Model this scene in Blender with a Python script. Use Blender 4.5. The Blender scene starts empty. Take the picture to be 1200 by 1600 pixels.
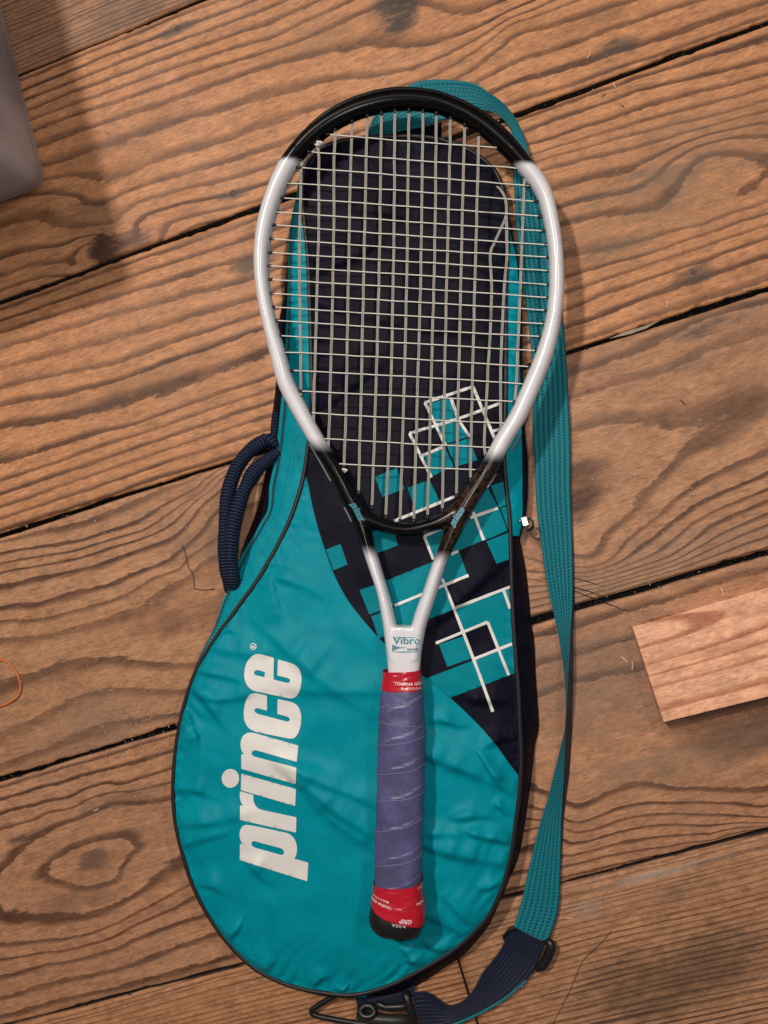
import bpy, math, random
import numpy as np
from mathutils import Vector, Matrix
from mathutils.geometry import delaunay_2d_cdt

random.seed(7); np.random.seed(7)
scene = bpy.context.scene
COL = scene.collection

# ------------------------------------------------------------------ camera
FPX = 1500.0                       # focal length in photo pixels (1200 x 1600)
TILT = math.radians(7.5)           # phone tilted a little towards the left
HC = 0.834                         # distance camera - floor along the axis
Fv = np.array([-math.sin(TILT), 0.0, -math.cos(TILT)])
Rv = np.array([math.cos(TILT), 0.0, -math.sin(TILT)])
Uv = np.array([0.0, 1.0, 0.0])
CAM = -Fv * HC
cam_d = bpy.data.cameras.new("camera")
cam = bpy.data.objects.new("camera", cam_d); COL.objects.link(cam)
cam.matrix_world = Matrix(((Rv[0], Uv[0], -Fv[0], CAM[0]), (Rv[1], Uv[1], -Fv[1], CAM[1]),
                           (Rv[2], Uv[2], -Fv[2], CAM[2]), (0, 0, 0, 1)))
cam_d.sensor_fit = 'VERTICAL'; cam_d.sensor_height = 36.0; cam_d.sensor_width = 27.0
cam_d.lens = 36.0 * FPX / 1600.0
cam_d.clip_start = 0.02; cam_d.clip_end = 50
scene.camera = cam

# ------------------------------------------------------------------ world, lamps, exposure
w = bpy.data.worlds.new("World"); scene.world = w; w.use_nodes = True
w.node_tree.nodes["Background"].inputs[0].default_value = (0.80, 0.83, 0.90, 1)
w.node_tree.nodes["Background"].inputs[1].default_value = 0.062

def lamp(name, loc, aim, power, size, col):
    d = bpy.data.lights.new(name, 'AREA'); d.shape = 'DISK'; d.size = size; d.energy = power; d.color = col
    o = bpy.data.objects.new(name, d); COL.objects.link(o)
    o.location = loc
    o.rotation_euler = (Vector(aim) - Vector(loc)).to_track_quat('-Z', 'Y').to_euler()
    return o
lamp("ceiling_lamp", (-1.00, 1.32, 2.75), (0, -0.1, 0), 64.0, 0.20, (1.0, 0.90, 0.80))
lamp("wall_lamp", (0.95, 0.85, 1.7), (0.1, 0, 0), 7.5, 0.16, (1.0, 0.90, 0.82))
lamp("phone_light", (CAM[0] - 0.012, CAM[1] + 0.03, CAM[2] + 0.005), (0, 0, 0), 1.6, 0.012, (1.0, 0.97, 0.94))
scene.view_settings.view_transform = 'Standard'
scene.view_settings.look = 'None'
scene.view_settings.exposure = 0.0
scene.view_settings.gamma = 1.0

# ------------------------------------------------------------------ pixel tracing -> place in the world
def P(px, py, z):
    px = np.asarray(px, float); py = np.asarray(py, float); z = np.asarray(z, float)
    d = Fv * FPX + Rv * (px[..., None] - 600.0) + Uv * (800.0 - py[..., None])
    t = (z - CAM[2]) / d[..., 2]
    return CAM + d * t[..., None]
def P1(px, py, z):
    return P(np.array(px), np.array(py), np.array(z))

# ------------------------------------------------------------------ small maths helpers
def vnoise(x, y, seed=0):
    x = np.asarray(x, float); y = np.asarray(y, float)
    xi = np.floor(x).astype(int); yi = np.floor(y).astype(int)
    fx = x - xi; fy = y - yi
    fx = fx * fx * fx * (fx * (fx * 6 - 15) + 10); fy = fy * fy * fy * (fy * (fy * 6 - 15) + 10)
    def hsh(a, b):
        n = (a * 374761393 + b * 668265263 + seed * 974634777) & 0x7fffffff
        n = ((n ^ (n >> 13)) * 1274126177) & 0x7fffffff
        return ((n ^ (n >> 16)) & 0xffff) / 65535.0
    a = hsh(xi, yi); b = hsh(xi + 1, yi); c = hsh(xi, yi + 1); d = hsh(xi + 1, yi + 1)
    return (a + (b - a) * fx) * (1 - fy) + (c + (d - c) * fx) * fy - 0.5

def spline(pts, n, closed=False):
    """Catmull-Rom through pts, resampled to n points evenly along its length."""
    p = np.array(pts, float)
    if closed: q = np.vstack([p[-1], p, p[0], p[1]])
    else: q = np.vstack([2 * p[0] - p[1], p, 2 * p[-1] - p[-2]])
    out = []
    t = np.linspace(0, 1, 13)[:-1, None]
    for i in range(1, len(q) - 2):
        a, b, c, d = q[i - 1], q[i], q[i + 1], q[i + 2]
        out.append(0.5 * (2 * b + (c - a) * t + (2 * a - 5 * b + 4 * c - d) * t ** 2 + (3 * b - a - 3 * c + d) * t ** 3))
    out = np.vstack(out + [q[-2][None]])
    s = np.concatenate([[0], np.cumsum(np.linalg.norm(np.diff(out, axis=0), axis=1))])
    u = np.linspace(0, s[-1], n + 1 if closed else n)
    r = np.stack([np.interp(u, s, out[:, k]) for k in range(out.shape[1])], 1)
    return r[:-1] if closed else r

def seg_dist(px, py, poly, closed=True):
    """distance of points to a polyline"""
    p = np.array(poly, float)
    a = p; b = np.roll(p, -1, 0)
    if not closed: a = p[:-1]; b = p[1:]
    best = np.full(px.shape, 1e9)
    for (ax, ay), (bx, by) in zip(a, b):
        dx, dy = bx - ax, by - ay
        t = np.clip(((px - ax) * dx + (py - ay) * dy) / (dx * dx + dy * dy + 1e-9), 0, 1)
        best = np.minimum(best, (px - ax - t * dx) ** 2 + (py - ay - t * dy) ** 2)
    return np.sqrt(best)

# ------------------------------------------------------------------ object helpers
def thing(name, label, cat, loc, group=None):
    o = bpy.data.objects.new(name, None); COL.objects.link(o)
    o.location = loc; o.empty_display_size = 0.03
    o['label'] = label; o['category'] = cat
    if group: o['group'] = group
    return o
ROOTLOC = {}
def root_of(o):
    v = Vector((0, 0, 0))
    while o is not None:
        v += o.location; o = o.parent
    return v
def obj(name, verts, faces, mat, parent=None, smooth=True, uv=None, mats=None, fmat=None):
    v = np.asarray(verts, float).reshape(-1, 3)
    if parent is not None:
        v = v - np.array(root_of(parent))
    me = bpy.data.meshes.new(name)
    me.from_pydata(v.tolist(), [], [list(map(int, f)) for f in faces])
    if smooth: me.polygons.foreach_set('use_smooth', [True] * len(me.polygons))
    if uv is not None:
        ul = me.uv_layers.new(name='uv')
        li = np.empty(len(me.loops), dtype=np.int32); me.loops.foreach_get('vertex_index', li)
        ul.data.foreach_set('uv', np.asarray(uv, float)[li].ravel())
    for m in (mats or [mat]): me.materials.append(m)
    if fmat is not None: me.polygons.foreach_set('material_index', fmat)
    me.update()
    o = bpy.data.objects.new(name, me); COL.objects.link(o)
    if parent is not None: o.parent = parent
    return o
def grid_faces(nr, nc, wrap=False, flip=False):
    f = []
    m = nc if wrap else nc - 1
    for i in range(nr - 1):
        for j in range(m):
            a = i * nc + j; b = i * nc + (j + 1) % nc; c = (i + 1) * nc + (j + 1) % nc; d = (i + 1) * nc + j
            f.append((a, d, c, b) if flip else (a, b, c, d))
    return f
def tube(path, rad, ns=10, closed=False, caps=True):
    """verts, faces, uv of a round tube along a 3-D path; rad number or array"""
    p = np.asarray(path, float); n = len(p)
    r = np.broadcast_to(np.asarray(rad, float), (n,))
    if closed: t = np.roll(p, -1, 0) - np.roll(p, 1, 0)
    else: t = np.gradient(p, axis=0)
    t /= np.linalg.norm(t, axis=1)[:, None] + 1e-12
    up = np.array([0, 0, 1.0])
    side = np.cross(t, up); bad = np.linalg.norm(side, axis=1) < 1e-3
    side[bad] = (1, 0, 0)
    side /= np.linalg.norm(side, axis=1)[:, None]
    nb = np.cross(side, t)
    a = np.linspace(0, 2 * math.pi, ns, endpoint=False)
    v = p[:, None] + r[:, None, None] * (np.cos(a)[None, :, None] * side[:, None] + np.sin(a)[None, :, None] * nb[:, None])
    v = v.reshape(-1, 3)
    f = grid_faces(n, ns, wrap=True)
    if closed:
        for j in range(ns):
            f.append(((n - 1) * ns + j, (n - 1) * ns + (j + 1) % ns, (j + 1) % ns, j))
    elif caps:
        f.append(tuple(range(ns))[::-1]); f.append(tuple((n - 1) * ns + j for j in range(ns)))
    s = np.concatenate([[0], np.cumsum(np.linalg.norm(np.diff(p, axis=0), axis=1))])
    uv = np.stack(np.meshgrid(s, a / (2 * math.pi), indexing='ij'), -1).reshape(-1, 2)
    return v, f, uv
class MB:
    def __init__(s): s.v = []; s.f = []; s.n = 0
    def add(s, v, f):
        v = np.asarray(v, float).reshape(-1, 3)
        s.f += [tuple(int(i) + s.n for i in q) for q in f]; s.v.append(v); s.n += len(v)
    def build(s, name, mat, parent=None, smooth=True): return obj(name, np.vstack(s.v), s.f, mat, parent, smooth)

# ------------------------------------------------------------------ node helpers
class NT:
    def __init__(s, name):
        s.m = bpy.data.materials.new(name); s.m.use_nodes = True
        s.t = s.m.node_tree; s.n = s.t.nodes; s.l = s.t.links
        s.b = s.n['Principled BSDF']
    def put(s, sock, v):
        if v is None: return
        if isinstance(v, bpy.types.NodeSocket): s.l.new(v, sock)
        elif isinstance(v, (tuple, list)) and len(v) == 3 and len(sock.default_value) == 4: sock.default_value = (*v, 1)
        else: sock.default_value = v
    def math(s, op, a, b=None, c=None, clamp=False):
        n = s.n.new('ShaderNodeMath'); n.operation = op; n.use_clamp = clamp
        for i, q in enumerate((a, b, c)): s.put(n.inputs[i], q)
        return n.outputs[0]
    def add(s, *a):
        r = a[0]
        for q in a[1:]: r = s.math('ADD', r, q)
        return r
    def sub(s, a, b): return s.math('SUBTRACT', a, b)
    def mul(s, a, b): return s.math('MULTIPLY', a, b)
    def sstep(s, v, lo, hi, a=0.0, b=1.0):
        n = s.n.new('ShaderNodeMapRange'); n.interpolation_type = 'SMOOTHSTEP'
        s.put(n.inputs[0], v); s.put(n.inputs[1], lo); s.put(n.inputs[2], hi); s.put(n.inputs[3], a); s.put(n.inputs[4], b)
        return n.outputs[0]
    def mix(s, f, a, b, mode='MIX'):
        n = s.n.new('ShaderNodeMix'); n.data_type = 'RGBA'; n.blend_type = mode
        s.put(n.inputs[0], f); s.put(n.inputs[6], a); s.put(n.inputs[7], b)
        return n.outputs[2]
    def xyz(s, x, y, z=0.0):
        n = s.n.new('ShaderNodeCombineXYZ'); s.put(n.inputs[0], x); s.put(n.inputs[1], y); s.put(n.inputs[2], z)
        return n.outputs[0]
    def coord(s, which='Object'):
        n = s.n.new('ShaderNodeTexCoord'); return n.outputs[which]
    def split(s, v):
        n = s.n.new('ShaderNodeSeparateXYZ'); s.put(n.inputs[0], v); return n.outputs[0], n.outputs[1], n.outputs[2]
    def noise(s, vec, scale, detail=3.0, rough=0.55, dist=0.0):
        n = s.n.new('ShaderNodeTexNoise'); s.put(n.inputs['Vector'], vec)
        n.inputs['Scale'].default_value = scale; n.inputs['Detail'].default_value = detail
        n.inputs['Roughness'].default_value = rough; n.inputs['Distortion'].default_value = dist
        return n.outputs[0]
    def bump(s, h, strength=0.5, dist=0.001, normal=None):
        n = s.n.new('ShaderNodeBump'); n.inputs['Strength'].default_value = strength; n.inputs['Distance'].default_value = dist
        s.put(n.inputs['Height'], h)
        if normal is not None: s.put(n.inputs['Normal'], normal)
        return n.outputs[0]
    def out(s, color=None, rough=None, normal=None, **kw):
        s.put(s.b.inputs['Base Color'], color); s.put(s.b.inputs['Roughness'], rough); s.put(s.b.inputs['Normal'], normal)
        for k, v in kw.items(): s.put(s.b.inputs[k.replace('_', ' ')], v)
        return s.m

def plain(name, col, rough=0.5, var=0.12, scale=300, bump=0.0, **kw):
    t = NT(name); c = t.coord()
    n = t.noise(c, scale, 4)
    colr = t.mix(n, tuple(x * (1 - var) for x in col), tuple(min(1, x * (1 + var)) for x in col))
    nm = t.bump(n, bump, 0.0006) if bump else None
    rr = t.math('MULTIPLY_ADD', t.noise(c, scale * 0.2, 2), 0.2, rough - 0.1)
    return t.out(colr, rr, nm, **kw)

# ================================================================== FLOOR
SEAMS = [((0, 130), (330, -8)), ((0, 472), (1200, 35)), ((0, 838), (1200, 450)), ((0, 1218), (1200, 863)), ((0, 1604), (1200, 1298))]
def seam_world(s):
    a = P1(s[0][0], s[0][1], 0.0); b = P1(s[1][0], s[1][1], 0.0)
    return a[:2], b[:2]
sw = [seam_world(s) for s in SEAMS]
angs = [math.degrees(math.atan2(*(b - a)[::-1])) for a, b in sw]
print('seam angles', [round(a, 2) for a in angs])
ANG = math.radians(np.mean(angs[1:]))
DX = np.array([math.cos(ANG), math.sin(ANG)]); DY = np.array([-math.sin(ANG), math.cos(ANG)])
def seam_line(a, b):               # v as a linear function of u
    ua, va, ub, vb = a @ DX, a @ DY, b @ DX, b @ DY
    k = (vb - va) / (ub - ua)
    k = max(-0.012, min(0.012, k))
    um = (ua + ub) / 2; vm = (va + vb) / 2
    return (k, vm - k * um)
lines = [seam_line(a, b) for a, b in sw]
print('seam v', [round(l[1], 4) for l in lines], [round(l[0], 4) for l in lines])
def uv_of(px, py):
    q = P1(px, py, 0.0)[:2]; return q @ DX, q @ DY

def wood_material(name, K, v0, c0, s, light, dark, knots=(), stains=(), contrast=1.0, warp=1.0, seed=0.0, centre=(0, 0), grey=0.35, traced=False, gloss=0.55, lw=0.45):
    """plank material: growth rings cut by the board's face, with knots, worn and stained patches.
       positions in board coordinates u (along), v (across)"""
    t = NT(name)
    x, y, z = t.split(t.coord('Object'))
    u = t.add(x, centre[0]); v = t.add(y, centre[1])
    us = t.add(u, seed)
    n1 = t.noise(t.xyz(t.mul(us, 2.2), t.mul(v, 5.0), seed), 1.0, 2.0)
    n2 = t.noise(t.xyz(t.mul(us, 9.0), t.mul(v, 22.0), seed + 3), 1.0, 2.0)
    n3 = t.noise(t.xyz(t.mul(us, 3.0), seed, 2.0), 1.0, 2.0)
    n4 = t.noise(t.xyz(t.mul(us, 40.0), t.mul(v, 160.0), seed), 1.0, 2.0)
    vv = t.add(v, t.mul(t.sub(n1, 0.5), 0.040 * warp), t.mul(t.sub(n2, 0.5), 0.007 * warp), t.mul(t.sub(n4, .5), 0.0011))
    dv = t.sub(vv, v0)
    cu = t.add(c0, t.mul(u, s), t.mul(t.sub(n3, 0.5), 0.05 * warp))
    r = t.math('SQRT', t.add(t.mul(dv, dv), t.mul(cu, cu)))
    G = t.mul(r, K)
    fine1 = t.noise(t.xyz(t.mul(us, 170.0), t.mul(v, 720.0), 51.0), 1.0, 4.0, 0.7)
    fine2 = t.noise(t.xyz(t.mul(us, 110.0), t.mul(v, 300.0), 53.0), 1.0, 5.0, 0.72)
    if traced:
        an = t.n.new('ShaderNodeAttribute'); an.attribute_name = 'grain'
        n5 = t.noise(t.xyz(t.mul(us, 18.0), t.mul(v, 60.0), 2.0), 1.0, 3.0)
        G = t.add(an.outputs['Fac'], t.mul(t.sub(n2, .5), 0.34), t.mul(t.sub(n5, .5), 0.32), t.mul(t.sub(n4, .5), 0.20), t.mul(t.sub(fine2, .5), 0.20), 0.30)
    kcore = None
    for (ku, kv, su, sv, amp, dk) in knots:
        du_ = t.math('DIVIDE', t.sub(u, ku), su); dv_ = t.math('DIVIDE', t.sub(vv, kv), sv)
        g = t.math('POWER', 2.71828, t.mul(t.add(t.mul(du_, du_), t.mul(dv_, dv_)), -1.0))
        G = t.add(G, t.mul(g, amp))
        core = t.mul(t.sstep(t.add(g, t.mul(t.sub(n4, .5), 0.25)), 0.80, 0.97), dk)
        kcore = core if kcore is None else t.math('MAXIMUM', kcore, core)
    if not traced: G = t.add(G, t.mul(t.noise(t.xyz(t.mul(G, 0.45), seed, 1.0), 1.0, 2.0), 2.2))
    fr = t.math('FRACT', G)
    lwv = t.add(lw, t.mul(t.sub(t.noise(t.xyz(t.mul(us, 11.0), t.mul(v, 30.0), 19.0), 1.0, 3.0), .5), 0.5))
    late = t.sub(t.sstep(fr, lwv, 0.84), t.sstep(fr, 0.93, 1.0))
    ringno = t.math('FLOOR', G)
    rv = t.noise(t.xyz(t.mul(ringno, 7.31), seed, 0.0), 1.0, 0.0)
    wear = t.noise(t.xyz(t.mul(us, 7.0), t.mul(v, 17.0), 4.0), 1.0, 5.0, 0.62)
    blot = t.noise(t.xyz(t.mul(us, 16.0), t.mul(v, 48.0), 14.0), 1.0, 5.0, 0.7)
    st = t.mul(t.mul(late, t.sstep(t.add(t.mul(wear, .6), t.mul(blot, .4)), 0.30, 0.70, 1.12, 0.55)), t.sstep(rv, 0.2, 0.7, 0.62, 1.1))
    fib = t.noise(t.xyz(t.mul(us, 28.0), t.mul(v, 1100.0), 0.0), 1.0, 3.0, 0.6)
    fib2 = t.noise(t.xyz(t.mul(us, 90.0), t.mul(v, 420.0), 5.0), 1.0, 4.0, 0.65)
    col = t.mix(t.math('MINIMUM', t.mul(st, 1.22 * contrast), 1.0), light, dark)
    tone = t.noise(t.xyz(t.mul(us, 3.0), t.mul(v, 9.0), 8.0), 1.0, 4.0, 0.6)
    col = t.mix(t.sstep(tone, 0.3, 0.7, 0.0, 0.35), col, (light[0] * 0.75, light[1] * 0.66, light[2] * 0.58))
    col = t.mix(t.sstep(blot, 0.45, 0.75, 0.0, 0.42), col, (light[0] * 0.50, light[1] * 0.44, light[2] * 0.40))
    col = t.mix(t.sstep(blot, 0.48, 0.25, 0.0, 0.25), col, (min(1, light[0] * 1.18), light[1] * 1.15, light[2] * 1.1))
    col = t.mix(t.mul(t.sstep(fib, 0.35, 0.75), 0.30), col, (dark[0] * 1.15, dark[1] * 1.1, dark[2] * 1.1))
    col = t.mix(t.mul(t.sstep(fib2, 0.50, 0.78), 0.42), col, (dark[0] * 0.8, dark[1] * 0.85, dark[2] * 0.9))
    blot2 = t.noise(t.xyz(t.mul(us, 45.0), t.mul(v, 95.0), 71.0), 1.0, 6.0, 0.72)
    fm = t.add(t.sstep(fine1, 0.25, 0.75, 0.80, 1.18), t.sstep(fine2, 0.28, 0.72, -0.17, 0.17), t.sstep(blot2, 0.30, 0.70, -0.22, 0.20))
    col = t.mix(1.0, col, t.xyz(fm, fm, fm), 'MULTIPLY')
    # worn, dusty grey film
    film = t.sstep(t.noise(t.xyz(t.mul(us, 5.0), t.mul(v, 8.0), 17.0), 1.0, 6.0, 0.68), 0.42, 0.70)
    col = t.mix(t.mul(film, grey * 0.62), col, (0.235, 0.138, 0.087))
    dust = t.sstep(t.noise(t.xyz(t.mul(us, 60.0), t.mul(v, 75.0), 27.0), 1.0, 6.0, 0.75), 0.58, 0.80)
    col = t.mix(t.mul(dust, 0.12 + 0.3 * grey), col, (0.46, 0.32, 0.22))
    pits = t.sstep(t.noise(t.xyz(t.mul(us, 130.0), t.mul(v, 260.0), 37.0), 1.0, 3.0, 0.7), 0.66, 0.80)
    col = t.mix(t.mul(pits, 0.6), col, (0.05, 0.028, 0.018))
    scr = t.sstep(t.noise(t.xyz(t.add(t.mul(us, 260.0), t.mul(v, 170.0)), t.sub(t.mul(v, 14.0), t.mul(us, 6.0)), 47.0), 1.0, 2.0, 0.6), 0.70, 0.78)
    col = t.mix(t.mul(scr, 0.22), col, (0.50, 0.38, 0.28))
    for (su_, sv_, ru, rvv, amt, colr) in stains:
        du_ = t.math('DIVIDE', t.sub(u, su_), ru); dv_ = t.math('DIVIDE', t.sub(v, sv_), rvv)
        d2 = t.add(t.mul(du_, du_), t.mul(dv_, dv_))
        g = t.sstep(t.add(d2, t.mul(t.sub(wear, 0.5), 3.2), t.mul(t.sub(blot, 0.5), 3.2), t.mul(t.sub(fib2, 0.5), 2.4), t.mul(t.sub(n4, .5), 1.5)), 1.35, -0.25)
        col = t.mix(t.mul(g, amt), col, colr)
    if kcore is not None:
        kc = t.mix(n4, (0.055, 0.030, 0.020), (0.14, 0.075, 0.045))
        col = t.mix(kcore, col, kc)
    grit = t.sstep(t.noise(t.xyz(t.mul(us, 420.0), t.mul(v, 420.0), 67.0), 1.0, 2.0, 0.6), 0.70, 0.76)
    col = t.mix(t.mul(grit, 0.20 + grey * 0.6), col, (0.62, 0.47, 0.34))
    h = t.add(t.mul(fine2, 0.5), t.mul(late, 0.15), t.mul(fib, 0.35), t.mul(fib2, 0.5), t.mul(pits, -0.8), t.mul(scr, -0.2))
    nm = t.bump(h, 0.40, 0.0006)
    rgh = t.add(t.mul(t.noise(t.xyz(t.mul(us, 12.0), t.mul(v, 20.0), 9.0), 1.0, 4.0), 0.30), gloss - 0.15)
    return t.out(col, rgh, nm, Specular_IOR_Level=0.35)

floor_dark = plain('floor_void', (0.012, 0.010, 0.009), 0.95, 0.4, 60)
obj('floor', [(-1.6, -1.6, -0.022), (1.6, -1.6, -0.022), (1.6, 1.6, -0.022), (-1.6, 1.6, -0.022)], [(0, 1, 2, 3)], floor_dark, None, False)
FLOOR = bpy.data.objects['floor']; FLOOR['kind'] = 'structure'

U0, U1 = -1.35, 1.35
side_m = plain('shaded_board_side', (0.030, 0.022, 0.016), 0.95, 0.5, 200)  # old board sides, darkened in the colour for the shade in the gaps
GRAIN = {}
def tps_fit(lines_):
    pts = []; val = []
    for g, pl in lines_:
        p = np.array(pl, float)
        for i in range(len(p) - 1):
            m = max(1, int(np.linalg.norm(p[i + 1] - p[i]) / 55))
            for k in range(m + (i == len(p) - 2)):
                q = p[i] + (p[i + 1] - p[i]) * k / m; pts.append(q); val.append(g)
        if len(p) == 1: pts.append(p[0]); val.append(g)
    pts = np.array(pts); w_ = P(pts[:, 0], pts[:, 1], 0 * pts[:, 0])[:, :2]
    X = np.stack([w_ @ DX * 0.55, w_ @ DY], 1) * 10
    def ker(a, b):
        d2 = ((a[:, None] - b[None]) ** 2).sum(-1); return 0.5 * d2 * np.log(d2 + 1e-9)
    n = len(X); K = ker(X, X) + np.eye(n) * 2e-3; Pm = np.c_[np.ones(n), X]
    M = np.zeros((n + 3, n + 3)); M[:n, :n] = K; M[:n, n:] = Pm; M[n:, :n] = Pm.T
    sol = np.linalg.solve(M, np.r_[val, 0, 0, 0])
    def ev(u, v):
        Y = np.stack([np.ravel(u) * 0.55, np.ravel(v)], 1) * 10
        return (ker(Y, X) @ sol[:n] + np.c_[np.ones(len(Y)), Y] @ sol[n:]).reshape(np.shape(u))
    return ev
def build_plank(lo, hi, gap_lo, gap_hi, mat, centre, u0=U0, u1=U1, seed=0, grain=None):
    """lo/hi: (slope, intercept) of the two seams in u,v; gaps: half widths"""
    nu = 170; prof = [(0.0, -0.02), (0.0, -0.0022), (0.0007, -0.0006), (0.0022, 0.0), (0.25, 0), (0.5, 0), (0.75, 0)]
    us = np.linspace(u0, u1, nu)
    mids = (0.25, 0.5, 0.75)
    if grain:
        us = np.concatenate([np.linspace(u0, -0.46, 30)[:-1], np.linspace(-0.46, 0.46, 330), np.linspace(0.46, u1, 30)[1:]]); nu = len(us)
        mids = np.linspace(0.02, 0.98, 58)
    def edge(l, g, sd):
        return l[0] * us + l[1] + g * (1 + 0.9 * vnoise(us * 9, us * 0 + sd, sd)) + 0.0009 * vnoise(us * 60, us * 0, sd + 5) + 0.0012 * vnoise(us * 22, us * 0, sd + 9) + np.sign(g) * 0.0028 * np.clip(vnoise(us * 150, us * 0, sd + 11) - 0.08, 0, 1) * (vnoise(us * 14, us * 0, sd + 13) > -0.05)
    vlo = edge(lo, gap_lo, seed * 2 + 1); vhi = edge(hi, -gap_hi, seed * 2 + 2)
    rows = []
    zb = 0.0006 * vnoise(us * 3, us * 0, seed + 40)
    def row(v, z): rows.append(np.stack([us, v, zb + z], 1))
    for o, z in prof[:4]: row(vlo + o, z)
    for fz in mids: row(vlo + (vhi - vlo) * fz, 0.0)
    for o, z in prof[:4][::-1]: row(vhi - o, z)
    V = np.array(rows); nr = len(rows)
    c = np.array([centre[0], centre[1], 0])
    V = V.reshape(-1, 3) - c
    f = grid_faces(nr, nu, flip=False)
    f.append(tuple(r * nu for r in range(nr))); f.append(tuple(r * nu + nu - 1 for r in range(nr))[::-1])
    me = bpy.data.meshes.new('plank'); me.from_pydata(V.tolist(), [], f)
    me.polygons.foreach_set('use_smooth', [True] * len(me.polygons))
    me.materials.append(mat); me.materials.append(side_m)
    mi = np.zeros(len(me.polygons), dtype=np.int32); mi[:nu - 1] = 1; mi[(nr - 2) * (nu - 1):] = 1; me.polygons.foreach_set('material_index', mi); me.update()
    if grain:
        ev = tps_fit(grain); C_ = V + c
        gv = np.clip(ev(np.clip(C_[:, 0], -.5, .5), C_[:, 1]), -60, 60)
        at = me.attributes.new('grain', 'FLOAT', 'POINT'); at.data.foreach_set('value', gv.astype(np.float32))
    o = bpy.data.objects.new('plank', me); COL.objects.link(o)
    wpos = centre[0] * DX + centre[1] * DY
    o.parent = FLOOR
    o.location = (wpos[0], wpos[1], 0); o.rotation_euler = (0, 0, ANG)
    return o

LIGHT = (0.625, 0.290, 0.130); DARK = (0.066, 0.023, 0.010)
LIGHT2 = (0.525, 0.266, 0.140); DARK2 = (0.072, 0.028, 0.015)
GREYD = (0.060, 0.045, 0.036)
def st(px, py, ru, rv, amt, col=GREYD):
    u, v = uv_of(px, py); return (u, v, ru, rv, amt, col)
def kn(px, py, su, sv, amp, dk=0.9):
    u, v = uv_of(px, py); return (u, v, su, sv, amp, dk)
def vmid(i): return (lines[i][1] + lines[i + 1][1]) / 2

W = 0.195
# growth rings followed along each board: ring number, course
G_B = [(0, [(-60, 155), (45, 112), (315, 0), (480, -62)]), (6, [(60, 213), (240, 150), (420, 88)]), (5, [(420, 70), (600, -10)]), (7.6, [(70, 258), (170, 228), (300, 185), (420, 150)]), (7, [(480, 105), (560, 93), (640, 90), (700, 72), (830, 10)]),
  (9, [(170, 300), (215, 278), (300, 250), (420, 212), (480, 190)]), (10, [(165, 335), (190, 312), (240, 295), (300, 280), (420, 245)]), (11, [(180, 372), (205, 335), (245, 318), (320, 300), (420, 270)]), (12, [(225, 388), (228, 350), (262, 335), (330, 320), (400, 302)]), (13, [(262, 378), (290, 350), (340, 337), (400, 322)]),
  (10, [(0, 330), (60, 315), (110, 318)]), (11, [(0, 380), (60, 362), (95, 372)]), (12.5, [(0, 430), (60, 410), (120, 414)]), (14, [(0, 466), (100, 436)]), (14, [(300, 362), (400, 330)]), (13.4, [(150, 388)]),
  (9, [(800, 43), (933, 0)]), (10, [(800, 80), (1033, 3)]), (11, [(800, 113), (1133, 3)]), (12, [(800, 147), (1077, 57), (1200, 13)]), (13.2, [(803, 178), (1000, 108), (1200, 35)]), (6, [(640, 20)])]
G_C = [(0, [(0, 472), (406, 329), (800, 182), (1200, 37)]), (1.4, [(0, 498), (150, 446), (390, 368)]), (3, [(0, 528), (146, 484), (291, 444), (400, 412)]), (4, [(0, 557), (182, 506), (397, 448)]), (5, [(0, 590), (146, 557), (400, 477)]), (6, [(0, 619), (182, 579), (411, 499)]), (7, [(0, 648), (120, 626), (255, 579), (419, 524)]),
  (7.6, [(0, 672), (110, 648), (230, 615), (420, 550)]), (8, [(0, 692), (109, 670), (204, 652), (426, 575)]), (9, [(0, 736), (200, 672), (426, 597)]), (14, [(0, 838), (379, 714)]),
  (1.5, [(833, 197), (1000, 140), (1200, 93)]), (3, [(843, 230), (1067, 160), (1200, 125)]), (5, [(853, 253), (1000, 217), (1120, 187)]), (7, [(870, 310), (1000, 277)]), (8.4, [(883, 343), (1017, 317)]), (8.4, [(1100, 240)]), (8.6, [(1190, 250)]), (9, [(880, 372), (1010, 350), (1100, 338), (1140, 318), (1125, 296)]), (8.6, [(1160, 300)]),
  (9.8, [(890, 408), (1000, 385), (1090, 355), (1200, 320)]), (12, [(900, 463), (1200, 358)]), (15, [(889, 551), (1198, 450)])]
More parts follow.
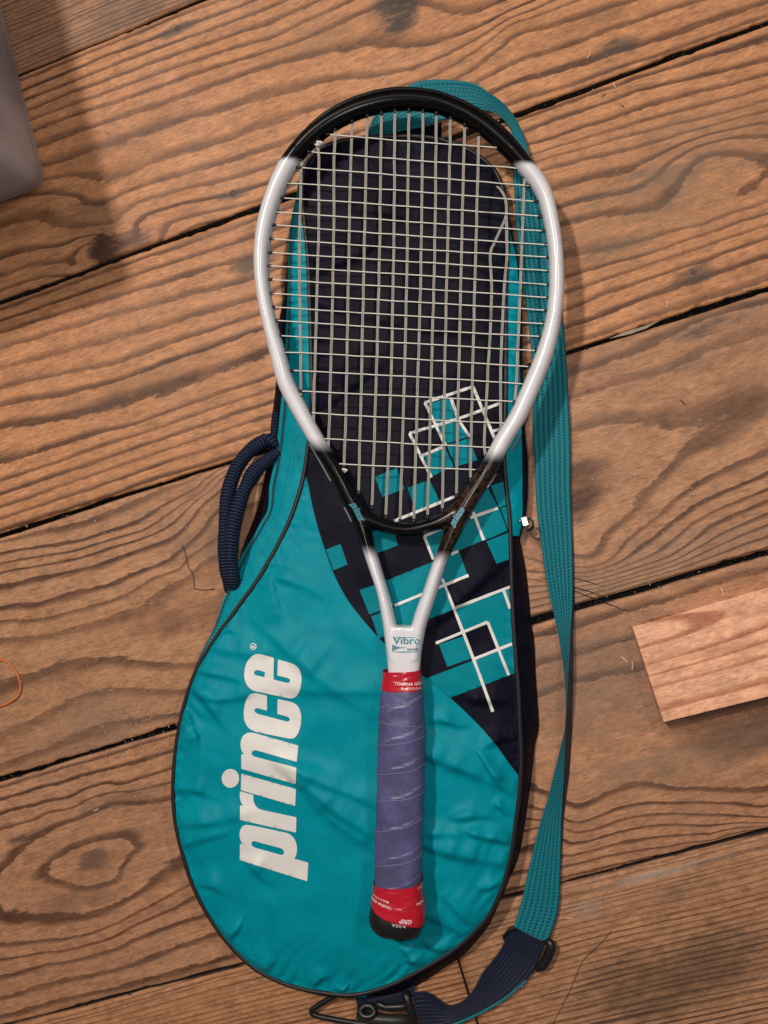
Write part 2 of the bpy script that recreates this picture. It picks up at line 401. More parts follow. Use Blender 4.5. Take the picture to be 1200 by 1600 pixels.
G_D = [(0, [(0, 838), (200, 772), (379, 714)]), (-1, [(0, 856), (127, 836), (218, 803), (300, 758), (350, 728)]), (-2, [(0, 874), (109, 856), (218, 825), (310, 770), (356, 732)]), (-4, [(0, 903), (127, 880), (237, 843), (317, 778), (362, 740)]), (-5, [(0, 939), (182, 896), (273, 856), (350, 780)]), (-6, [(55, 961), (182, 925), (277, 885), (328, 838), (365, 790)]),
  (-7, [(0, 983), (109, 972), (182, 947), (255, 907), (300, 878)]), (-8, [(0, 1035), (75, 1022), (150, 1004)]), (-9, [(0, 1127), (67, 1092), (112, 1073), (157, 1058)]), (-10, [(150, 1112), (277, 1101)]), (-11, [(0, 1218), (277, 1133)]), (-7.6, [(250, 990), (330, 950)]),
  (0, [(889, 551), (1200, 443)]), (1, [(889, 603), (1041, 554), (1115, 506)]), (2, [(892, 638), (1004, 606), (1089, 577), (1200, 547)]), (2.45, [(900, 665), (1000, 650), (1100, 640), (1180, 610)]), (3, [(892, 688), (959, 682), (1004, 694), (1033, 714), (1011, 742), (959, 799), (907, 851)]), (3.5, [(900, 740), (930, 750)]), (3.35, [(960, 725)]), (2.5, [(950, 835), (1060, 715), (1130, 680)]),
  (2, [(930, 880), (959, 859), (1041, 777), (1115, 721), (1200, 681)]), (1, [(989, 851), (1078, 781), (1200, 725)]), (0, [(1004, 868), (1096, 798), (1200, 753)]), (-1.5, [(1041, 872), (1115, 820), (1200, 783)]), (-3, [(870, 925), (900, 920)]), (-6, [(831, 969), (1000, 917), (1200, 863)])]
G_E = [(0, [(0, 1218), (277, 1133)]), (1, [(0, 1240), (150, 1195), (274, 1157)]), (2, [(0, 1259), (169, 1210), (270, 1184)]), (3, [(0, 1281), (112, 1255), (270, 1210)]), (4, [(0, 1307), (82, 1274), (187, 1240), (270, 1229)]),
  (5, [(22, 1367), (56, 1337), (94, 1311), (150, 1296), (225, 1277), (274, 1274)]), (5, [(22, 1367), (64, 1394), (97, 1405), (150, 1405), (195, 1390), (212, 1358), (259, 1322)]), (5.5, [(72, 1350), (110, 1322), (150, 1312)]), (5.5, [(110, 1385), (150, 1388), (185, 1375)]), (6, [(100, 1352), (125, 1340), (180, 1325)]), (6.3, [(150, 1345)]), (4.4, [(0, 1350)]), (4.5, [(300, 1300)]),
  (4, [(0, 1465), (75, 1460), (169, 1440), (232, 1405), (300, 1371)]), (3, [(0, 1490), (90, 1480), (160, 1464), (305, 1392)]), (2, [(0, 1512), (150, 1482), (311, 1418)]), (1, [(0, 1545), (187, 1499), (326, 1446)]), (-1, [(0, 1604), (380, 1510)]),
  (0, [(831, 972), (1200, 858)]), (3, [(911, 1235), (950, 1212), (999, 1197), (1060, 1215), (1130, 1212), (1200, 1202)]), (3.2, [(930, 1100)]), (3.3, [(1000, 1150)]), (2.4, [(1000, 1230)]), (2, [(889, 1275), (999, 1246), (1130, 1246), (1200, 1250)]), (1, [(887, 1292), (1020, 1265), (1130, 1262), (1200, 1268)]), (0, [(885, 1307), (1042, 1281), (1200, 1285)]), (-1, [(881, 1329), (999, 1303), (1152, 1290)]), (-3, [(876, 1364), (999, 1337), (1112, 1318)]), (-4, [(780, 1407), (1200, 1298)]), (-1, [(830, 1310), (860, 1300)])]
above = (0.0, lines[0][1] + W)
cen = lambda v: (0.0, v)
mats = []
# board above seam A
m_a = wood_material('wood_tight_brown', 255, -0.1, 0.02, 0.0, (0.44, 0.225, 0.12), DARK, (), [st(200, 10, .05, .02, .4)], 0.9, 0.6, 1.3, cen((above[1] + lines[0][1]) / 2))
build_plank(lines[0], above, 0.0009, 0.001, m_a, cen((above[1] + lines[0][1]) / 2), seed=1)
# board A-B
u_, v_ = uv_of(600, 330)
m_b = wood_material('wood_orange_coarse', 92, v_ - 0.055, 0.018, 0.015, LIGHT, DARK,
    [],
    [st(620, 22, .024, .022, .9), st(622, 15, .020, .018, .9, (.035, .027, .022)), st(628, 30, .018, .014, .8), st(280, 45, .020, .006, .75), st(160, 388, .014, .020, .95, (0.060, 0.018, 0.009)), st(156, 392, .012, .018, .95, (0.050, 0.014, 0.007)), st(200, 385, .030, .013, .8, (0.12, 0.048, 0.028)), st(140, 345, .030, .018, .5, (0.10, 0.05, 0.03)),
     st(965, 75, .022, .008, .8), st(365, 305, .020, .006, .8), st(200, 215, .05, .012, .35), st(500, 60, .07, .014, .35, (.22, .11, .06)), st(930, 30, .03, .010, .5, (.16, .08, .05))],
    1.0, 0.8, 4.1, cen(vmid(1 - 1) if False else (lines[0][1] + lines[1][1]) / 2), lw=0.50, traced=True, grey=0.22)
build_plank(lines[1], lines[0], 0.0021, 0.0010, m_b, cen((lines[0][1] + lines[1][1]) / 2), grain=G_B, seed=2)
# board B-C
u_, v_ = uv_of(330, 590)
m_c = wood_material('wood_orange_cathedral', 108, v_, 0.012, 0.028, LIGHT, DARK,
    [],
    [st(1000, 340, .10, .040, .5, (.17, .115, .08)), st(1090, 215, .08, .03, .35, (.20, .13, .09)), st(395, 412, .022, .008, .8), st(1085, 428, .020, .009, .7), st(200, 610, .09, .016, .35, (.16, .085, .05)), st(930, 395, .05, .012, .5, (.13, .09, .06))],
    0.95, 0.75, 9.7, cen(vmid(1)), lw=0.50, traced=True, grey=0.30)
build_plank(lines[2], lines[1], 0.0018, 0.0021, m_c, cen(vmid(1)), grain=G_C, seed=3)
# board C-D
u_, v_ = uv_of(900, 800)
m_d = wood_material('wood_tan_flat_sawn', 95, v_ + 0.012, 0.030, 0.085, LIGHT2, DARK2,
    [],
    [st(1120, 510, .035, .008, .8), st(930, 520, .02, .01, .5), st(330, 850, .05, .02, .4, (.17, .10, .065)), st(150, 1130, .10, .03, .35, (.20, .14, .10)), st(1000, 900, .14, .03, .35, (.20, .14, .10)), st(1110, 560, .05, .010, .5, (.14, .085, .06))],
    0.95, 0.8, 15.2, cen(vmid(2)), lw=0.52, traced=True, grey=0.45)
build_plank(lines[3], lines[2], 0.0026, 0.0018, m_d, cen(vmid(2)), grain=G_D, seed=4)
# board D-E
u_, v_ = uv_of(500, 1300)
m_e = wood_material('wood_brown_knotty', 120, v_ - 0.03, 0.02, 0.03, (0.520, 0.262, 0.142), (0.060, 0.023, 0.012),
    [],
    [st(150, 1345, .018, .011, .8, (.12, .065, .045)), st(30, 1310, .012, .004, .8), st(110, 1410, .05, .010, .5, (.12, .075, .05)), st(950, 1060, .12, .05, .55, (.19, .130, .092)), st(1080, 1180, .13, .018, .45, (.20, .14, .10)), st(195, 1250, .04, .012, .5, (.10, .065, .045))],
    0.95, 0.9, 21.0, cen(vmid(3)), lw=0.60, traced=True, grey=0.42)
build_plank(lines[4], lines[3], 0.0012, 0.0026, m_e, cen(vmid(3)), grain=G_E, seed=5)
# row below E : two boards that butt at (724, 1525)
low = (lines[4][0], lines[4][1] - 0.21)
m_f = wood_material('wood_fine_left', 235, lines[4][1] - 0.3, 0.02, 0.0, (0.54, 0.262, 0.128), (0.090, 0.036, 0.018), (), (), 0.9, 0.5, 27.0, cen((low[1] + lines[4][1]) / 2), grey=0.2)
m_g = wood_material('wood_fine_right', 200, lines[4][1] - 0.3, 0.02, 0.0, (0.50, 0.255, 0.132), (0.090, 0.038, 0.020), (),
    [st(1060, 1525, .095, .032, .62, (.060, .036, .024)), st(1040, 1400, .03, .012, .45), st(925, 1425, .015, .012, .4, (.33, .26, .22)), st(1030, 1365, .06, .004, .6, (.45, .35, .28))],
    0.85, 0.5, 33.0, cen((low[1] + lines[4][1]) / 2), grey=0.3)
ue, _ = uv_of(724, 1526)
build_plank(low, lines[4], 0.001, 0.0010, m_f, cen((low[1] + lines[4][1]) / 2), U0, ue - 0.001, seed=6)
build_plank(low, lines[4], 0.001, 0.0010, m_g, cen((low[1] + lines[4][1]) / 2), ue + 0.001, U1, seed=7)
# boards farther out, beyond the frame
a2 = (0.0, above[1] + 0.2); build_plank(above, a2, 0.001, 0.001, m_a, cen(above[1] + 0.1), seed=8)
b2 = (low[0], low[1] - 0.2); build_plank(b2, low, 0.001, 0.001, m_f, cen(low[1] - 0.1), seed=9)
b3 = (low[0], low[1] - 0.4); build_plank(b3, b2, 0.001, 0.001, m_g, cen(low[1] - 0.3), seed=10)
a3 = (0.0, a2[1] + 0.2); build_plank(a2, a3, 0.001, 0.001, m_f, cen(a2[1] + 0.1), seed=11)

# nails
nail_mat = plain('nail_iron', (0.13, 0.075, 0.055), 0.75, 0.4, 900, 0.3, Metallic=0.2)
nail_me = None
for (px, py) in [(946, 85), (1084, 425), (364, 302), (278, 44)]:
    c = P1(px, py, 0.0)
    if nail_me is None:
        a = np.linspace(0, 2 * math.pi, 14, endpoint=False)
        vs = [(0, 0, 0.0003)] + [(0.0021 * math.cos(t), 0.0021 * math.sin(t), 0.0003) for t in a] + [(0.0026 * math.cos(t), 0.0026 * math.sin(t), 0.0006) for t in a] + [(0.0034 * math.cos(t), 0.0034 * math.sin(t), -0.0006) for t in a]
        fs = [(0, 1 + i, 1 + (i + 1) % 14) for i in range(14)]
        for k in (0, 14):
            fs += [(1 + k + i, 15 + k + i, 15 + k + (i + 1) % 14, 1 + k + (i + 1) % 14) for i in range(14)]
        o = obj('nail', vs, fs, nail_mat, FLOOR); nail_me = o.data
        o.location = tuple(c)
    else:
        o = bpy.data.objects.new('nail', nail_me); COL.objects.link(o); o.parent = FLOOR; o.location = tuple(c)

# ================================================================== RACKET CASE
def cloth(name, col, dark, rough=0.5, sheen=0.25, weave=1500.0, spec=0.4, lintf=0.14):
    t = NT(name); c = t.coord(); x, y, z = t.split(c)
    wv = t.mul(t.math('SINE', t.mul(x, weave * 2.2)), t.math('SINE', t.mul(t.add(y, t.mul(x, 0.15)), weave * 2.2)))
    n = t.noise(c, 55, 5, 0.6); n2 = t.noise(t.xyz(t.mul(x, 700), t.mul(y, 180)), 1.0, 3)
    col_ = t.mix(t.sstep(t.add(t.mul(n, 0.6), t.mul(n2, 0.4)), 0.34, 0.66), dark, col)
    lint = t.sstep(t.noise(c, 520, 3, 0.7), 0.735, 0.80)
    col_ = t.mix(t.mul(lint, lintf), col_, (0.55, 0.55, 0.52))
    h = t.add(t.mul(wv, 0.25), t.mul(n2, 0.6))
    nm = t.bump(h, 0.35, 0.0004)
    big = t.bump(t.noise(c, 120, 4, 0.6, 0.6), 0.10, 0.0020, nm)
    return t.out(col_, rough, big, Sheen_Weight=sheen, Sheen_Roughness=0.4, Specular_IOR_Level=spec)
TEAL = (0.001, 0.235, 0.285)
teal = cloth('teal_nylon', (0.0003, 0.292, 0.365), (0.0002, 0.240, 0.308), 0.46, 0.0, spec=0.09)
teal_print = cloth('teal_print', (0.0006, 0.245, 0.300), (0.0005, 0.215, 0.268), 0.55, 0.0, spec=0.08)
navy = cloth('navy_nylon', (0.0062, 0.0062, 0.0165), (0.0045, 0.0042, 0.0105), 0.55, 0.0, spec=0.10, lintf=0.06)
white_print = plain('white_print', (0.77, 0.745, 0.71), 0.5, 0.05, 260, 0.08)
piping_m = plain('black_piping', (0.013, 0.012, 0.013), 0.5, 0.3, 800, 0.2)

LEFT = [(620, 213), (595, 213), (570, 215), (535, 220), (505, 230), (485, 245), (476, 262), (472, 300), (476, 350), (481, 400), (483, 450), (485, 500), (486, 550), (487, 600), (487, 650), (481, 700), (475, 740),
        (467, 772), (455, 807), (440, 840), (420, 877), (400, 910), (380, 937), (360, 965), (340, 992), (322, 1020), (307, 1047), (296, 1075), (287, 1105), (280, 1137), (274, 1175), (271, 1215), (271, 1255), (276, 1295),
        (285, 1332), (297, 1372), (315, 1412), (335, 1445), (355, 1472), (380, 1498), (407, 1519), (445, 1537), (482, 1547), (520, 1553), (545, 1555)]
RIGHT = [(620, 213), (650, 213), (680, 216), (702, 222), (727, 231), (752, 247), (770, 263), (780, 280), (787, 300), (792, 332), (794, 370), (792, 410), (790, 460), (790, 510), (790, 560), (790, 610), (789, 650), (787, 700),
         (791, 760), (796, 810), (798, 860), (799, 905), (801, 955), (806, 1030), (810, 1080), (812, 1130), (814, 1175), (813, 1215), (810, 1252), (805, 1290), (799, 1330), (785, 1385), (765, 1428), (742, 1455), (717, 1478),
         (685, 1500), (647, 1521), (610, 1539), (572, 1551), (545, 1555)]
PL = spline(LEFT, 260); PR = spline(RIGHT, 260)
PIPE = np.vstack([PL, PR[::-1][1:-1]])
def mono(c):
    y = np.maximum.accumulate(c[:, 1] + np.arange(len(c)) * 1e-6); return y, c[:, 0]
yl, xl_ = mono(PL); yr, xr_ = mono(PR)
XL = lambda y: np.interp(y, yl, xl_)
XR = lambda y: np.interp(y, yr, xr_)
DIV = spline([(476, 738), (482, 760), (488, 790), (497, 825), (508, 860), (523, 900), (545, 940), (575, 978), (605, 1010), (640, 1040), (668, 1062), (705, 1092), (740, 1125), (770, 1158), (795, 1192), (813, 1216)], 120)
yd, xd = mono(DIV)
XD = lambda y: np.interp(y, yd, xd)
def z_pipe(y): return np.interp(y, [213, 400, 800, 1200, 1400, 1555], [0.012, 0.016, 0.021, 0.025, 0.024, 0.019])
# folds: x0,y0,x1,y1,width px,depth (m, negative = valley)
FOLDS = [(300, 1040, 368, 1066, 8, -.0024), (296, 1075, 345, 1125, 9, -.0028), (286, 1110, 312, 1180, 9, -.0022), (330, 1092, 400, 1082, 10, -.0020), (345, 985, 365, 990, 7, -.0018), (280, 1150, 310, 1150, 7, .0015),
         (276, 1230, 330, 1245, 11, -.0022), (280, 1285, 380, 1275, 14, -.0018), (290, 1325, 350, 1300, 9, .0016), (315, 1385, 350, 1392, 9, -.0020), (385, 1350, 420, 1375, 10, -.0018),
         (430, 1000, 560, 1100, 20, -.0020), (470, 1075, 590, 1085, 16, .0018), (440, 905, 500, 930, 12, -.0016), (455, 1215, 580, 1300, 15, -.0030), (470, 1205, 585, 1262, 13, .0022), (500, 1260, 590, 1330, 16, .0018),
         (665, 1175, 790, 1235, 16, -.0026), (680, 1130, 725, 1130, 8, -.0018), (750, 1185, 795, 1235, 6, -.0024), (715, 1275, 765, 1280, 8, -.0020), (740, 1300, 800, 1322, 9, -.0030), (670, 1320, 790, 1352, 14, -.0024),
         (665, 1300, 720, 1310, 10, .0014), (775, 1262, 800, 1268, 6, -.0018), (752, 1386, 780, 1383, 6, -.0022), (700, 1410, 745, 1440, 14, -.0020), (660, 1430, 740, 1470, 9, .0014), (670, 1475, 710, 1490, 7, -.0022), (630, 1490, 660, 1515, 8, -.0020),
         (525, 1550, 545, 1538, 6, -.0030), (490, 1540, 515, 1525, 8, -.0018), (360, 1470, 372, 1440, 10, -.0020), (400, 1515, 430, 1505, 12, -.0020), (640, 1500, 655, 1512, 6, -.0014),
         (690, 960, 780, 890, 12, -.0022), (740, 1090, 790, 1100, 10, -.0020), (760, 1165, 800, 1155, 8, -.0020), (500, 420, 590, 380, 12, -.0016), (480, 470, 560, 480, 14, -.0014), (560, 330, 700, 345, 16, -.0012), (520, 620, 600, 570, 12, -.0018), (600, 500, 760, 520, 16, -.0012), (500, 700, 560, 720, 10, -.0012),
         (420, 915, 440, 960, 14, .0018), (330, 1010, 420, 1020, 14, .0014)]
def h_panel(px, py):
    px = np.asarray(px, float); py = np.asarray(py, float)
    d = seg_dist(px, py, PIPE[::3])
    z = z_pipe(py) + np.interp(py, [213, 700, 1250, 1555], [.007, .010, .013, .010]) * (1 - np.exp(-d / 75.0))
    damp = np.clip(d / 8.0, 0, 1)
    q = 0
    for (x0, y0, x1, y1, wd, dep) in FOLDS:
        dx, dy = x1 - x0, y1 - y0; L = math.hypot(dx, dy); wd = wd * 0.78
        a = ((px - x0) * dx + (py - y0) * dy) / L; b = (-(px - x0) * dy + (py - y0) * dx) / L
        if (-dy * 0.6 + dx * 0.8) < 0: b = -b
        b = b + 4 * np.sin(a / L * 3.0 + x0)
        tq = np.clip((a / L + 0.35) / 1.75, 0, 1)
        env = np.sin(np.pi * tq ** 0.75) ** 1.6 * (1 + 0.7 * vnoise(a / 17.0, b * 0 + x0, 61))
        b = b / (0.55 + 0.55 * np.sin(np.pi * np.clip(tq, 0.02, 0.98)))
        q = q + abs(dep) * 2.5 * env * np.where(b < 0, np.exp(-(b / (2.6 * wd)) ** 2), np.exp(-(b / (0.62 * wd)) ** 2))
    q = q + 0.0042 * vnoise(px / 70 + py / 200, py / 62, 3) + 0.0008 * vnoise((px * .8 + py * .6) / 30, (py * .8 - px * .6) / 21, 5) + 0.00015 * vnoise((px + .5 * py) / 10, (py - .5 * px) / 10, 8)
    pk = (px * 0.75 + py * 0.66) / 21.0 + 1.5 * vnoise(px / 60, py / 60, 31); pk2 = (px * 0.3 - py * 0.95) / 24.0 + 1.5 * vnoise(px / 55, py / 65, 33)
    q = q + 0.0016 * np.exp(-d / 26.0) * np.clip(vnoise(px / 45, py / 45, 35) * 3 + .3, 0, 1) * (np.sin(pk * 2 * np.pi) * (py > 1250) + np.sin(pk2 * 2 * np.pi) * (py <= 1250))
    edge = np.exp(-d / 14.0) * 0.0016 * vnoise((px + py) / 7.0, (px - py) / 7.0, 12)
    return z + q * damp + edge * damp
case = thing('racket_case', 'teal and navy nylon tennis racket case with shoulder strap lying under the racket', 'racket case', tuple(P1(560, 900, 0.0)))

def row_panel(name, y0, y1, fl, fr, mat, dz, nr, nc, parent):
    t = np.linspace(0, 1, nr); y = y0 + (y1 - y0) * (0.5 - 0.5 * np.cos(np.pi * t)) * 0.6 + (y1 - y0) * t * 0.4
    y = np.clip(y, y0 + 0.05, y1 - 0.05)
    a = fl(y); b = fr(y)
    s = np.linspace(0, 1, nc)
    X = a[:, None] + (b - a)[:, None] * s; Y = np.repeat(y[:, None], nc, 1)
    Z = h_panel(X, Y) + dz
    return obj(name, P(X, Y, Z), grid_faces(nr, nc, flip=True), mat, parent)
row_panel('navy_panel', 213.1, 1222, lambda y: np.where(y < 743, XL(y), np.maximum(XD(np.clip(y, 738, 1216)) - 5, XL(y))), lambda y: np.maximum(XR(y), np.maximum(XD(np.clip(y, 738, 1216)) - 5, XL(y)) * (y > 743)), navy, 0.0, 330, 120, case)
row_panel('teal_panel', 739, 1554.9, lambda y: XL(y), lambda y: np.where(y < 1215.9, np.maximum(XD(np.clip(y, 738, 1216)), XL(y)), XR(y)), teal, 0.0005, 330, 190, case)

def flat_poly(outline, holes=(), step=5.0):
    """triangulated polygon with interior points; returns (n,2) px verts and faces"""
    def dens(p):
        out = []
        for i in range(len(p)):
            a = np.array(p[i], float); b = np.array(p[(i + 1) % len(p)], float)
            n = max(1, int(np.linalg.norm(b - a) / step))
            out += [tuple(a + (b - a) * k / n) for k in range(n)]
        return out
    loops = [dens(outline)] + [dens(h) for h in holes]
    pts = []; fcs = []
    for lp in loops:
        fcs.append(list(range(len(pts), len(pts) + len(lp)))); pts += lp
    def inside(x, y, lp):
        c = False; j = len(lp) - 1
        for i in range(len(lp)):
            xi, yi = lp[i]; xj, yj = lp[j]
            if (yi > y) != (yj > y) and x < (xj - xi) * (y - yi) / (yj - yi) + xi: c = not c
            j = i
        return c
    o = np.array(loops[0])
    allp = np.array(pts)
    for x in np.arange(o[:, 0].min() + step / 2, o[:, 0].max(), step):
        for y in np.arange(o[:, 1].min() + step / 2, o[:, 1].max(), step):
            if inside(x, y, loops[0]) and not any(inside(x, y, h) for h in loops[1:]):
                if np.min(np.hypot(allp[:, 0] - x, allp[:, 1] - y)) > step * 0.45: pts.append((x, y))
    edges = []
    for fc in fcs: edges += [(fc[i], fc[(i + 1) % len(fc)]) for i in range(len(fc))]
    r = delaunay_2d_cdt([Vector(p) for p in pts], edges, [], 0, 1e-6)
    vs = np.array([tuple(v) for v in r[0]]); fs = []
    for f in r[2]:
        c = vs[list(f)].mean(0)
        if inside(c[0], c[1], loops[0]) and not any(inside(c[0], c[1], h) for h in loops[1:]): fs.append(tuple(f))
    return vs, fs
def soften(p, r=1.3):
    out = []
    n = len(p)
    for i in range(n):
        a = np.array(p[i - 1], float); b = np.array(p[i], float); c = np.array(p[(i + 1) % n], float)
        la = np.linalg.norm(a - b); lc = np.linalg.norm(c - b)
        ka = min(r, la * .3); kc = min(r, lc * .3)
        p1 = b + (a - b) / la * ka; p2 = b + (c - b) / lc * kc
        out += [tuple(p1), tuple((p1 + p2) / 4 + b / 2), tuple(p2)]
    return out
def up_faces(v3, fs):
    out = []
    for f in fs:
        a, b, c = v3[f[0]], v3[f[1]], v3[f[2]]
        out.append(f if np.cross(b - a, c - a)[2] > 0 else tuple(f[::-1]))
    return out
def on_panel(name, outline, mat, dz, holes=(), step=5.0, parent=None):
    vs, fs = flat_poly(outline, holes, step)
    v3 = P(vs[:, 0], vs[:, 1], h_panel(vs[:, 0], vs[:, 1]) + dz)
    return obj(name, v3, up_faces(v3, fs), mat, parent or case)

# printed teal squares
SQ = [[(586, 745), (620, 731), (632, 764), (597, 777)], [(637, 762), (671, 750), (687, 783), (650, 799)], [(662, 712), (695, 699), (709, 729), (675, 744)],
      [(671, 631), (702, 621), (714, 653), (681, 664)], [(681, 667), (714, 656), (732, 682), (696, 694)], [(698, 696), (732, 685), (746, 719), (712, 729)],
      [(580, 832), (612, 818), (622, 852), (590, 864)], [(509, 859), (532, 850), (543, 882), (521, 891)], [(767, 759), (789, 752), (794, 788), (780, 793)],
      [(762, 762), (779, 794), (738, 810), (735, 798)], [(742, 808), (780, 795), (793, 829), (758, 844)], [(782, 794), (794, 790), (796, 826), (794, 827)],
      [(760, 846), (795, 832), (797, 873), (776, 881)], [(666, 839), (692, 827), (738, 810), (756, 844), (717, 860), (676, 875)],
      [(604, 907), (717, 861), (731, 900), (618, 946)], [(562, 922), (603, 908), (617, 946), (577, 960)], [(580, 963), (694, 917), (709, 952), (592, 998)],
      [(711, 951), (797, 919), (801, 1005), (776, 1014), (762, 975), (726, 988)], [(686, 1007), (724, 994), (736, 1029), (699, 1042)],
      [(666, 1060), (739, 1032), (775, 1017), (802, 1007), (804, 1052), (704, 1090)]]
for q in SQ: on_panel('teal_square', q, teal_print, 0.0007, step=5)
LN = [[(664, 629), (739, 604)], [(664, 629), (696, 696)], [(739, 604), (777, 695)], [(705, 622), (716, 654), (734, 682)], [(782, 630), (716, 654), (640, 677)], [(640, 677), (674, 746)], [(660, 712), (695, 697)],
      [(770, 674), (782, 670)], [(616, 814), (710, 776)], [(735, 809), (778, 794)], [(739, 800), (756, 844)], [(663, 838), (689, 826)], [(663, 838), (677, 874)], [(705, 866), (716, 861)], [(617, 946), (732, 899)],
      [(691, 904), (740, 1030), (770, 1112)], [(711, 950), (797, 917)], [(787, 922), (797, 951)], [(681, 1005), (762, 972)], [(762, 972), (795, 1055)], [(740, 1030), (800, 1006)]]
for k, ln in enumerate(LN):
    c = spline(ln, max(4, int(sum(math.dist(ln[i], ln[i + 1]) for i in range(len(ln) - 1)) / 4)))
    t = np.gradient(c, axis=0); t /= np.linalg.norm(t, axis=1)[:, None]; nrm = np.stack([-t[:, 1], t[:, 0]], 1)
    wv = 2.3 + 0.5 * vnoise(np.arange(len(c)) * 0.3, np.zeros(len(c)) + k, k)
    a = c + nrm * wv[:, None]; b = c - nrm * wv[:, None]
    pp = np.stack([a, c, b], 1)
    Z = h_panel(pp[..., 0], pp[..., 1]) + 0.0010 + k * 0.00001
    Z[:, 1] += 0.0002
    v3 = P(pp[..., 0], pp[..., 1], Z).reshape(-1, 3)
    obj('white_line', v3, up_faces(v3, grid_faces(len(c), 3)), white_print, case)

# big lettering (traced letter by letter)
def A_(p): return [(240 + x / 4, 900 + y / 4) for x, y in p]
def B_(p): return [(240 + x / 4, 1160 + y / 4) for x, y in p]
LET = {
 'e': (A_([(752, 512), (690, 494), (660, 487), (635, 490), (612, 503), (585, 535), (573, 565), (567, 600), (567, 630), (572, 655), (582, 680), (598, 700), (618, 714), (640, 722), (855, 766), (875, 763), (893, 752), (908, 730), (918, 700), (925, 655), (924, 625), (918, 600), (908, 580), (893, 562), (875, 551), (855, 543), (777, 522), (773, 622), (835, 637), (848, 642), (854, 652), (852, 662), (843, 668), (828, 667), (765, 651), (750, 646)]),
       [A_([(640, 589), (652, 588), (697, 601), (693, 633), (640, 621), (630, 614), (627, 605), (631, 595)])]),
 'c': (A_([(708, 748), (640, 732), (618, 733), (600, 742), (585, 762), (574, 790), (566, 825), (563, 855), (565, 890), (573, 918), (585, 940), (602, 957), (640, 975), (850, 1017), (870, 1016), (886, 1008), (900, 990), (911, 965), (919, 935), (923, 900), (922, 868), (915, 840), (906, 820), (893, 804), (875, 793), (850, 785), (775, 768), (773, 862), (835, 879), (847, 886), (852, 896), (847, 907), (833, 910), (650, 861), (635, 853), (630, 842), (634, 831), (645, 825), (710, 842)]), []),
 'n': (A_([(905, 1060), (895, 1162), (655, 1093), (636, 1089), (620, 1094), (612, 1106), (615, 1119), (628, 1128), (893, 1198), (888, 1302), (548, 1205), (548, 1112), (566, 1116), (555, 1100), (546, 1080), (543, 1055), (545, 1030), (553, 1008), (566, 992), (585, 981), (610, 978), (650, 987)]), []),
 'i': (B_([(548, 195), (890, 292), (885, 398), (545, 298)]), []),
 'dot': (B_([(480 + 55 * math.cos(a), 225 + 59 * math.sin(a)) for a in np.linspace(0, 2 * math.pi, 28, endpoint=False)]), []),
 'r': (B_([(540, 305), (625, 328), (623, 350), (626, 372), (633, 390), (645, 405), (660, 416), (680, 423), (893, 468), (890, 564), (540, 485), (540, 392), (561, 397), (550, 382), (543, 365), (538, 335)]), []),
 'p': (B_([(538, 735), (540, 632), (561, 641), (551, 628), (543, 610), (538, 590), (537, 570), (541, 548), (550, 530), (563, 519), (580, 515), (620, 520), (830, 565), (852, 575), (870, 590), (883, 608), (892, 630), (897, 660), (896, 682), (891, 706), (880, 727), (968, 752), (960, 868)]),
       [B_([(625, 616), (790, 660), (805, 666), (813, 675), (816, 689), (811, 700), (800, 704), (640, 660), (622, 652), (612, 640), (612, 625)])]),
}
for k, (o_, hs) in LET.items():
    on_panel('printed_letter', soften(o_), white_print, 0.0014, [soften(h) for h in hs], step=4.5)
# registered mark
ca = np.linspace(0, 2 * math.pi, 24, endpoint=False)
def ring_px(r): return [(395.7 + r * math.cos(a), 1010 + r * 1.05 * math.sin(a)) for a in ca]
on_panel('registered_mark', ring_px(5.0), white_print, 0.0008, [ring_px(3.9)], step=2.0)

def text_mesh(body, embolden=0.0, shear=0.0):
    c = bpy.data.curves.new('t', 'FONT'); c.body = body; c.offset = embolden; c.shear = shear; c.resolution_u = 3
    o = bpy.data.objects.new('t', c); COL.objects.link(o)
    dg = bpy.context.evaluated_depsgraph_get(); dg.update()
    me = bpy.data.meshes.new_from_object(o.evaluated_get(dg))
    v = np.array([tuple(q.co)[:2] for q in me.vertices]); f = [tuple(p.vertices) for p in me.polygons]
    bpy.data.objects.remove(o); bpy.data.curves.remove(c); bpy.data.meshes.remove(me)
    v -= v.min(0); v /= v[:, 0].max()
    return v, f            # u in 0..1, v scaled alike
tv, tf = text_mesh('R', 0.02)
s_ = 4.6
px = 395.7 + 2.9 - tv[:, 1] * s_; py = 1010 + 2.3 - tv[:, 0] * s_
v3 = P(px, py, h_panel(px, py) + 0.0008); obj('registered_letter', v3, up_faces(v3, tf), white_print, case)

# piping round the panel
zp = z_pipe(PIPE[:, 1]) + 0.0006
v, f, uv = tube(P(PIPE[:, 0], PIPE[:, 1], zp), 0.0019, 10, closed=True)
obj('piping', v, f, piping_m, case, uv=uv)

